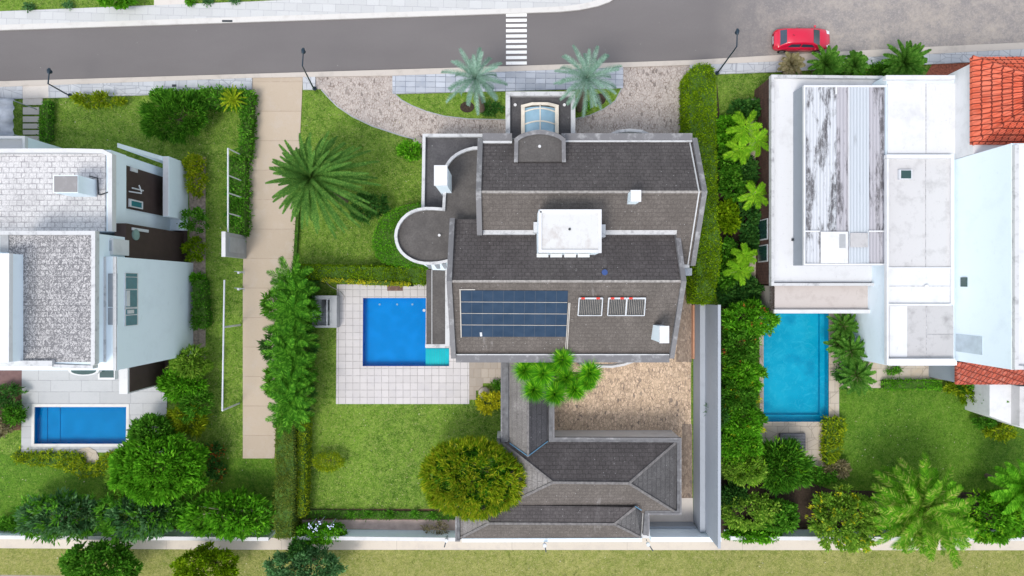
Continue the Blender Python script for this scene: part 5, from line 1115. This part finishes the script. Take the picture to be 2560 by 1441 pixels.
hedge('hedge', 'narrow yellow-green hedge beside the paving below the turquoise pool', [(2070, 1052), (2106, 1050), (2112, 1062), (2100, 1110), (2094, 1150), (2068, 1160)], .9, 'yellow', 60, .26, .09, ragged=.1)
hedge('hedge', 'dark leafy hedge bottom of the house left bed', [(482, 700), (508, 700), (514, 815), (480, 822)], 1.0, 'green', 70, .17, .08)
hedge('hedge', 'low mixed border below the left pool patio', [(30, 1135), (200, 1136), (208, 1160), (236, 1162), (270, 1134), (330, 1134), (280, 1180), (200, 1190), (150, 1165), (40, 1156)], .45, 'yellow', 50, .26, .08, ragged=.08)
hedge('hedge', 'low border of small leaves above the pinkish rear path', [(766, 1276), (880, 1278), (1140, 1282), (1140, 1300), (766, 1296)], .3, 'green', 45, .2, .06, sides=False, ragged=.08)
hedge('hedge', 'thin grassy edging on the right side of the driveway', [(744, 480), (748, 480), (740, 660), (731, 660)], .4, 'green', 60, .16, .05, sides=False)

# left garden
shrub('shrub', 'big round spiky dark green bush on the left front lawn', 437, 294, 80, 60, 2.2, 'row', 260, 18, .5, .06, spread=.55, inner=.35, droop=.1, lump=.2)
shrub('shrub', 'yellow-green loose shrub row under the left tiled pavement', 245, 252, 62, 17, .9, 'yellow', 60, 14, .3, .09)
shrub('shrub', 'dark bush at the left end of the front hedge of the left garden', 405, 238, 24, 12, .9, 'green', 30, 14, .3, .09)
palm('yucca', 'star-shaped yucca with a pale heart in the corner of the left garden', 583, 249, 1.3, 1.15, 26, 'yellow', nl=12, ll=.12, lw=.09, e=(.9, .1), curve=(.3, .7), cat='yucca', r0=.1)
for a in [('golden flowering shrub at the top of the bed beside the left house', 490, 410, 26, 18, 1.1, 'yellow'), ('yellow shrub in the middle of the bed beside the left house', 492, 455, 22, 32, 1.0, 'yellow'), ('round green bush in the bed beside the brown deck', 490, 552, 31, 28, 1.6, 'green'), ('low olive bush under the brown deck of the left house', 488, 625, 26, 28, 1.0, 'hedge'), ('small green bush just above the dark hedge of the left house bed', 495, 697, 13, 10, .8, 'bright')]:
    shrub('shrub', a[0], *a[1:6], a[6], 60, 13, .24, .09, extra=('gold', 22, 8, .14, .07) if a[6] == 'yellow' else None)
shrub('shrub', 'bright conifer-like shrub at the lower right corner of the left house', 478, 905, 42, 38, 2.6, 'light', 120, 16, .42, .09, spread=.6)
shrub('shrub', 'dark green spreading shrub below the brown terrace of the left house', 462, 955, 52, 40, 2.4, 'bright', 150, 16, .42, .10, spread=.6)
shrub('shrub', 'green feathery shrub halfway down the strip right of the left patio', 490, 1005, 38, 42, 2.2, 'green', 100, 16, .4, .09, spread=.6)
shrub('shrub', 'yellow-green feathery shrub right of the left pool', 470, 1052, 50, 36, 2.0, 'yellow', 110, 16, .42, .08, spread=.6)
shrub('tree', 'large dense green tree below the left pool', 400, 1166, 118, 84, 4.4, 'bright', 620, 17, .45, .12, cat='tree', r0=.2, spread=.75, lump=.22, nlimb=9)
shrub('shrub', 'upper green bush joined to the large tree beside the left pool', 385, 1078, 52, 36, 3.2, 'green', 220, 16, .4, .11, r0=.1, spread=.75)
shrub('shrub', 'pale green wispy bush at the left edge of the large tree', 315, 1195, 44, 40, 1.8, 'light', 90, 14, .4, .09, spread=.7)
shrub('shrub', 'orange-tipped shrub right of the large tree', 535, 1123, 25, 20, 1.2, 'dark', 40, 14, .3, .1, extra=('red', 24, 9, .22, .08))
shrub('shrub', 'small dark red-flowered shrub under the orange-tipped one', 542, 1175, 20, 22, .8, 'dark', 30, 12, .28, .1, extra=('red', 12, 8, .2, .08))
for a in [('left spreading blue-green tree on the rear wall of the left garden', 158, 1285, 100, 52, 'teal'), ('middle blue-green tree on the rear wall of the left garden', 352, 1288, 94, 50, 'teal'), ('right green tree on the rear wall of the left garden', 568, 1285, 112, 54, 'bright')]:
    shrub('tree', a[0], a[1], a[2], a[3], a[4], 3.2, a[5], 190, 14, .52, .15, cat='tree', r0=.12, spread=.7, lump=.3, nlimb=9, bm='trunk_pale', inner=.2, extra=('green', 120, 12, .45, .13))
shrub('tree', 'left dark tree on the dry verge at the bottom edge', 255, 1412, 90, 58, 4.2, 'green', 420, 15, .32, .14, cat='tree', r0=.16, group='trees on the bottom verge')
shrub('tree', 'middle dark tree on the dry verge at the bottom edge', 520, 1415, 78, 46, 3.8, 'hedge', 380, 15, .28, .11, cat='tree', r0=.16, group='trees on the bottom verge')
shrub('tree', 'blue-green conifer on the dry verge at the bottom edge', 765, 1418, 92, 48, 3.8, 'teal', 440, 15, .28, .10, cat='tree', r0=.16, group='trees on the bottom verge', lump=.3)
shrub('shrub', 'blue-green top of a young conifer just above the verge conifer', 757, 1372, 30, 20, 3.0, 'dark', 70, 14, .28, .10)
for a in [('dark tangled bush at the left edge beside the left patio', 20, 990, 44, 26, 'dark'), ('loose green shrub at the left edge below the maroon floor', 38, 1035, 24, 24, 'green'), ('low dark shrub at the left edge near the left pool corner', 2, 1060, 30, 26, 'dried'), ('small shrub at the left edge above the rear wall', 30, 1310, 40, 12, 'green')]:
    shrub('shrub', a[0], *a[1:5], 1.0, a[5], 50, 14, .34, .1)

# central garden
palm('cycad', 'huge arching palm with long fronds on the lawn left of the central house', 778, 445, 4.6, 3.6, 120, 'cycad', base=(860, 500), nl=60, ll=.27, lw=.05, e=(1.35, -.15), curve=(.55, 1.25), r0=.28, cat='palm', vee=.2, fwd=1.0, aspect=lambda a: 1.0+.42*math.cos(a+.35)*(1 if math.cos(a+.35) > 0 else .2), prof=.55)
shrub('shrub', 'dark shrub tucked under the huge arching palm', 925, 518, 44, 34, 1.7, 'dark', 110, 14, .28, .1)
shrub('shrub', 'low bright bush at the north-west corner of the central house', 1025, 378, 28, 20, .9, 'bright', 50, 14, .26, .1)
rows = [(722, 697, 0), (728, 737, 1), (722, 775, 0), (716, 812, 1), (724, 850, 0), (716, 885, 1), (722, 925, 0), (714, 960, 1), (722, 1000, 0), (716, 1032, 1)]
nth = ['topmost', 'second', 'third', 'fourth', 'fifth', 'sixth', 'seventh', 'eighth', 'ninth', 'lowest']
for i, (px, py, q) in enumerate(rows):
    palm('palm', nth[i]+' feathery green palm in the column along the driveway', px+6, py, 2.7+.25*(i % 3), 1.95, 19, 'row', nl=15, ll=.46, lw=.075, e=(1.1, -.3), curve=(.4, .8), r0=.09, vee=.3, fwd=1.0, az0=i*1.3, group='palms along the driveway')
    for sx_ in (1,):
        pass
for i, (px, py) in enumerate([(762, 715), (765, 790), (760, 860), (758, 930), (750, 990), (692, 760), (690, 860), (694, 950)]):
    shrub('shrub', ['first', 'second', 'third', 'fourth', 'fifth', 'sixth', 'seventh', 'eighth'][i]+(' leafy shrub filling the right side of the driveway palm column' if i < 5 else ' leafy shrub filling the left side of the driveway palm column'), px, py, 30, 42, 1.7, 'green' if i % 2 else 'dark', 60, 12, .5, .09, group='shrubs filling the palm column', spread=.7)
for (c0, b0, lb) in [((1188, 196), (1206, 278), 'left silver-green palm on the lawn island in front of the porch'), ((1467, 196), (1447, 275), 'right silver-green palm on the lawn island in front of the porch')]:
    palm('palm', lb, *c0, 6.3, 2.65, 32, 'silver', base=b0, nl=34, ll=.33, lw=.035, az0=c0[0]*.01, e=(1.45, -.3 if c0[0] < 1300 else .0), curve=(1.0, 1.9 if c0[0] < 1300 else 1.6), r0=.17, vee=.5, fwd=.9, group='silver palms before the porch', prof=.5)
shrub('shrub', 'dark low plant at the foot of the left silver palm', 1228, 272, 26, 14, .5, 'dark', 30, 12, .26, .1)
shrub('shrub', 'low plant under the right silver palm beside the porch', 1452, 262, 20, 14, .5, 'green', 24, 12, .26, .1)
# round spiky tree
cx_, cy_, zc2 = X(1182, 3.4), Y(1195, 3.4), 3.4
ro = empty('tree', (cx_, cy_, 0), 'round yellow-green spiky tree overlapping the garage roof', 'tree'); mb = MB(); limbs(mb, Vector((cx_, cy_, 0)), (cx_, cy_, zc2), 3.2, 2.5, 1.6, .2, 9); mb.build('trunk', M['trunk'], ro)
C, D = ell(620, (cx_, cy_, zc2), 3.25, 2.5, 1.7, .82, lump=.14, nl=22); quadmesh('crown', tufts(C, D*1.2, 26, .5, .06, .8, .1, .06), L['olive'], ro)
C, D = ell(400, (cx_, cy_, zc2-.15), 2.9, 2.2, 1.45, .4, lump=.05); quadmesh('inner_leaves', tufts(C, D, 22, .45, .08, .9, .1, .1), L['green'], ro)
# dracaena with leaf heads
dc = empty('dracaena', tuple(P(1400, 925)), 'many-headed bright green dracaena over the court beside the link roof', 'dracaena'); tb = P(1400, 925)
heads = [(1357, 897, 34), (1406, 899, 35), (1311, 925, 34), (1357, 934, 36), (1416, 944, 30), (1474, 932, 36), (1334, 974, 36), (1386, 985, 33), (1436, 973, 35), (1468, 957, 24), (1385, 918, 22), (1450, 950, 22), (1395, 965, 24)]
mb = MB(); mb.tube([tb, tb+Vector((0, 0, 1.6)), tb+Vector((.1, 0, 2.6))], [.22, .17, .14], 9)
hh = []
for i, (px, py, r) in enumerate(heads):
    z = (5.3 if i % 2 else 4.5) if i < 10 else 3.7; c0 = P(px, py, z); hh.append((c0, r)); mb.tube([tb+Vector((0, 0, 1.5+.15*(i % 5))), (tb+Vector((0, 0, 2.8))).lerp(c0, .55)+Vector((0, 0, -.3)), c0], [.10, .075, .055], 6)
mb.build('trunk', M['trunk'], dc)
for c0, r in hh: quadmesh('leaf_rosette', rosette_v(c0, 190, r*.0325, .07, (1.35, .05), .12), L['draca'], dc)
shrub('shrub', 'yellow shrub beside the link roof at the end of the white tiles', 1224, 1005, 29, 24, 1.4, 'gold', 70, 14, .24, .09)
shrub('shrub', 'small flat green plant at the step of the white tiles', 1244, 960, 14, 12, .5, 'green', 16, 12, .2, .08)
shrub('shrub', 'low clipped oval shrub on the lower central lawn', 821, 1154, 37, 22, 1.2, 'yellow', 260, 12, .12, .05, lump=.03, inner=.85)
for i, (px, py) in enumerate([(878, 1287), (922, 1284), (975, 1283), (1037, 1283), (1083, 1288)]):
    p0 = P(px, py, .25); o = empty('grass_tuft', (p0.x, p0.y, 0), ['first', 'second', 'third', 'fourth', 'fifth'][i]+' small dark spiky plant from the left along the rear path', 'plant', 'spiky plants by the rear path'); MB().tube([(p0.x, p0.y, 0), p0], .05, 6).build('stem', M['trunk'], o); quadmesh('leaves', rosette_v(p0, 40, .55, .06, (1.4, .1), .2), L['green'], o)
shrub('shrub', 'flowering creeper spilling over the rear wall below the lower lawn', 800, 1331, 66, 24, 1.8, 'bright', 130, 14, .26, .12, lump=.3, spread=1.0)
hy = [(775, 1315), (797, 1310), (825, 1316), (790, 1325)]
o = empty('hydrangea', tuple(P(800, 1322)), 'pale lilac flower heads standing in the creeper on the rear wall', 'flowers')
for px, py in hy:
    c0 = P(px, py, 1.95); mb = MB(); mb.tube([(c0.x, c0.y, .3), c0], .02, 5)
    for _ in range(8): d = Vector(tuple(rng.normal(size=3)*.1)); mb.disc(c0+d, .05, c0.z+d.z, c0.z+d.z+.02, 6)
    mb.build('flower_head', M['flower'], o)
shrub('shrub', 'thin bush against the rear wall just left of the garage', 1090, 1322, 30, 14, .9, 'dried', 22, 10, .3, .06)

# strip between the tall hedge and the right house
for i, (px, py, h, ln, lb) in enumerate([(1862, 318, 3.2, 1.45, 'lime fan palm highest in the strip beside the brown facade'), (1890, 350, 3.0, 1.3, 'lime palm touching the white roof edge, just below the highest one'), (1850, 375, 2.8, 1.2, 'lime palm drooping left above the middle of the planted strip'), (1887, 486, 3.2, 1.25, 'star-shaped lime palm alone in the middle of the planted strip'), (1862, 640, 2.6, .95, 'small lime palm under the green window of the brown facade'), (1850, 676, 2.8, 1.15, 'lowest lime palm near the bottom of the planted strip')]):
    palm('palm', lb, px, py, h, ln, 8, 'lime', base=(px-45, py+12), nl=15, ll=.42, lw=.07, e=(.8, -.1), curve=(.6, 1.1), r0=.035, vee=.25, fwd=1.0, hang=.2, bm='trunk_pale', az0=i*.8, group='lime palms in the planted strip', prof=.4)
for i, (px, py, rx, ry, lf) in enumerate([(1870, 275, 42, 22, 'dark'), (1820, 330, 30, 42, 'bright'), (1825, 400, 30, 40, 'green'), (1830, 465, 28, 36, 'green'), (1862, 430, 26, 40, 'dark'), (1868, 545, 22, 50, 'dark'), (1820, 540, 24, 40, 'hedge'), (1872, 600, 18, 40, 'dark'), (1815, 640, 26, 40, 'green'), (1845, 720, 52, 30, 'dark'), (1812, 700, 20, 30, 'green'), (1848, 745, 50, 22, 'dark')]):
    shrub('shrub', ['topmost dark', 'upper bright', 'upper left green', 'mid left green', 'upper right dark', 'mid right dark', 'olive', 'lower right dark', 'lower left green', 'broad dark lower', 'narrow green lower', 'bottom dark'][i]+' shrub in the planted strip beside the brown facade', px, py, rx, ry, 1.5, lf, 80, 12, .36, .17, group='shrubs in the planted strip')
# north plants of the right house
for (px, py, h, ln, lf, nf, lb) in [(1980, 162, 1.5, 1.0, 'dried', 26, 'small grey-green palm below the red car'), (2065, 160, 2.0, 1.45, 'palm', 40, 'dark green palm below and right of the red car'), (2137, 163, 1.9, 1.1, 'palm', 28, 'smaller dark palm between the two big ones on the right front strip'), (2262, 157, 2.2, 1.8, 'palm', 52, 'widest dark green palm on the right front strip')]:
    palm('palm', lb, px, py, h, ln, nf, lf, nl=18, ll=.3, lw=.1, e=(1.35, -.05), curve=(.4, .8), r0=.12, fwd=1.0)
for (px, py, rx, ry, lb) in [(2100, 180, 60, 12, 'low green ground cover in front of the white roof'), (2200, 175, 34, 14, 'low dark ground cover left of the widest palm')]:
    shrub('shrub', lb, px, py, rx, ry, .6, 'bright' if px < 2150 else 'green', 60, 12, .28, .1)
# shrubs between the tall wall and the turquoise pool
tall = [(1866, 798, 68, 44, 3.4, 'bright', 'red', 'broad bush with orange flowers at the top left corner of the turquoise pool'), (1845, 868, 52, 52, 3.3, 'green', 'red', 'green bush with a few red leaves, second from the top beside the turquoise pool'), (1855, 930, 55, 42, 3.3, 'bright', None, 'bright bush halfway up the left side of the turquoise pool'), (1840, 990, 58, 44, 3.4, 'green', 'gold', 'green bush at the middle of the left side of the turquoise pool'), (1850, 1050, 62, 42, 3.4, 'bright', 'gold', 'bush at the lower left corner of the turquoise pool'), (1845, 1110, 56, 44, 3.3, 'bright', None, 'bright bush left of the grey deck platform'), (1860, 1165, 60, 40, 3.2, 'light', None, 'pale bush at the foot of the tall wall below the deck platform')]
for (px, py, rx, ry, h, lf, fl, lb) in tall:
    rx -= 9 if py > 820 else 4
    shrub('shrub', lb, px, py, rx, ry, h, lf, 230, 15, .34, .10, group='tall bushes by the turquoise pool', r0=.08, spread=.85, lump=.22, extra=(fl, 14, 8, .22, .09) if fl else ('lime', 40, 8, .3, .07))
shrub('shrub', 'wispy branches hanging over the tall pale wall', 1790, 1020, 26, 40, 3.4, 'dark', 40, 12, .4, .06)
shrub('shrub', 'bushy feathery dark green shrub overlapping the paving below the turquoise pool', 1950, 1162, 64, 60, 3.0, 'row', 300, 14, .62, .09, spread=.6, lump=.25, extra=('lime', 30, 8, .4, .07))
shrub('shrub', 'pale ragged shrub at the bottom end of the narrow yellow-green hedge', 2092, 1172, 30, 20, 1.0, 'dried', 50, 12, .3, .09)
shrub('shrub', 'small green shrub right of the bushy palm', 2050, 1188, 34, 18, 1.1, 'green', 60, 12, .28, .1)
for (px, py, rx, ry, lf, h, lb) in [(1870, 1275, 72, 46, 'light', 2.4, 'pale green bush in the lower left corner of the right garden'), (1945, 1290, 46, 40, 'green', 2.2, 'darker bush right of the corner bush of the right garden'), (1880, 1335, 64, 12, 'bright', 1.7, 'low creeper on the rear wall of the right garden'), (1828, 1238, 30, 26, 'dark', 2.0, 'small dark bush beside the tall wall above the corner bush')]:
    shrub('shrub', lb, px, py, rx, ry, h, lf, 150, 14, .3, .13, lump=.25)
shrub('tree', 'round light green tree on the rear wall of the right garden', 2107, 1297, 82, 76, 3.6, 'light', 360, 15, .32, .12, cat='tree', r0=.12, spread=.9, lump=.2, extra=('gold', 40, 8, .24, .1))
palm('palm', 'very large multi-stemmed palm on the rear wall of the right garden', 2300, 1275, 4.6, 3.9, 50, 'mixed', nl=38, ll=.58, lw=.07, e=(1.45, -.2), curve=(.6, 1.5), r0=.2, vee=.15, fwd=.9, hang=.2, prof=.4)
BP = SC.collection.objects[[o_.name for o_ in SC.collection.objects if str(o_.get('label')).startswith('very large multi')][0]]
for (px, py, h, ln, nf) in ((2262, 1300, 3.8, 2.6, 22), (2335, 1315, 3.6, 2.8, 24), (2325, 1245, 4.0, 2.3, 18)):
    c0 = P(px, py, h); quadmesh('crown', np.concatenate([frond(c0, i*2.4+px, lerp(1.4, -.1, i/nf), ln*rng.uniform(.8, 1.1), rng.uniform(.7, 1.4), 30, .5, .075, .15, fwd=.9, hang=.2, prof=.4) for i in range(nf)]), L['mixed' if nf > 20 else 'bright'], BP); MB().tube([(c0.x*.99, c0.y*.99, 0), c0], [.12, .09], 7).build('trunk', M['trunk'], BP)
shrub('shrub', 'dense understorey beneath the very large palm', 2290, 1290, 90, 50, 2.4, 'bright', 200, 14, .5, .1)
shrub('tree', 'bright green tree right of the very large palm', 2475, 1292, 74, 62, 3.2, 'bright', 280, 15, .34, .12, cat='tree', r0=.12, lump=.25, extra=('lime', 60, 10, .3, .1))
palm('palm', 'green palm cut by the right edge above the rear wall', 2558, 1225, 3.6, 2.4, 36, 'bright', nl=34, ll=.45, lw=.08, e=(1.3, -.1), curve=(.6, 1.2))
shrub('shrub', 'dark undergrowth at the lower right edge', 2555, 1290, 50, 50, 2.2, 'green', 130, 14, .36, .12)
for (px, py, h, ln, nf, lb) in [(2108, 815, 1.6, 1.3, 30, 'upper straw-and-green palm right of the turquoise pool'), (2128, 878, 2.0, 1.5, 34, 'middle spiky palm right of the turquoise pool'), (2142, 940, 1.8, 1.6, 38, 'lower spiky palm right of the turquoise pool'), (2095, 860, 1.4, 1.0, 22, 'small palm at the edge of the turquoise pool')]:
    palm('palm', lb, px, py, h, ln, nf, 'palm', nl=20, ll=.26, lw=.07, e=(1.3, -.1), curve=(.5, .9), fwd=1.0, r0=.08)
    quadmesh('dry_leaves', rosette_v(P(px, py, h), 24, ln*.75, .06, (1.2, .1), .3), L['dried'], bpy.context.scene.collection.objects[-1] if False else [o_ for o_ in SC.collection.objects if o_.get('label') == lb][0])
shrub('shrub', 'dark understorey between the pool palms', 2118, 900, 34, 70, .9, 'dark', 90, 12, .3, .1)
shrub('shrub', 'yellow-green bush at the right end of the low lawn hedge', 2388, 970, 24, 16, 1.0, 'yellow', 40, 12, .26, .1)
palm('palm', 'spiky fan palm leaning against the white annexe wall', 2488, 1000, 1.9, 1.15, 34, 'palm', base=(2440, 990), nl=16, ll=.18, lw=.06, e=(1.3, -.1), curve=(.4, .7), fwd=1.0)
for (px, py, rx, ry, lf, lb) in [(2435, 990, 36, 24, 'hedge', 'olive shrub left of the fan palm'), (2460, 1045, 24, 24, 'green', 'green shrub under the fan palm'), (2495, 1078, 40, 18, 'yellow', 'yellow-green shrub below the white annexe'), (2418, 968, 30, 10, 'green', 'small shrubs under the weathered red roof')]:
    shrub('shrub', lb, px, py, rx, ry, 1.0, lf, 46, 12, .28, .1)
shrub('shrub', 'small fern in the gap beside the weathered red roof', 2235, 925, 20, 8, .5, 'green', 20, 12, .2, .08)
shrub('tree', 'green bush at the top edge beside the far pavement', 295, -2, 42, 20, 1.8, 'bright', 110, 14, .28, .13, cat='shrub')
for i, (px, lb) in enumerate([(72, 'first teal cushion plant from the left at the top edge'), (170, 'second teal cushion plant from the left at the top edge'), (520, 'teal cushion plant right of the far path'), (588, 'last teal cushion plant on the top right of the far path')]):
    shrub('shrub', lb, px, [18, 14, 3, 1][i], 11, 6, .35, 'teal', 16, 12, .18, .08, group='cushion plants on the far verge')
shrub('shrub', 'round green bush just right of the far path', 476, 4, 9, 7, .5, 'bright', 20, 12, .18, .08)

# fallen leaves and petals on the lawns
zones = [(110, 240, 600, 370), (520, 380, 560, 1300), (760, 240, 1040, 650), (770, 1015, 1240, 1270), (2110, 975, 2440, 1180), (300, 1130, 680, 1240), (0, 1150, 300, 1250), (0, 1380, 2560, 1440)]
pts = []
for (x0, y0, x1, y1) in zones:
    n_ = int((x1-x0)*(y1-y0)/900)
    pts.append(np.stack([X(0)+rng.uniform(x0, x1, n_)/32, -(rng.uniform(y0, y1, n_)-720)/32, np.full(n_, .04)], 1))
pts = np.concatenate(pts); fl = tufts(pts, np.tile([0, 0, .2], (len(pts), 1)), 1, .13, .07, 1.4, 0, .0)
me = bpy.data.meshes.new('fallen_leaves'); V = fl.astype(np.float32); n_ = len(V); me.vertices.add(n_*4); me.loops.add(n_*4); me.polygons.add(n_)
me.vertices.foreach_set('co', V.reshape(-1)); me.loops.foreach_set('vertex_index', np.arange(n_*4, dtype=np.int32)); me.polygons.foreach_set('loop_start', np.arange(0, n_*4, 4, dtype=np.int32)); me.update(calc_edges=True)
me.materials.append(L['litter']); o = bpy.data.objects.new('fallen_leaves', me); SC.collection.objects.link(o); tag(o, 'pale fallen leaves and petals scattered over the lawns', 'leaves', kind='stuff')
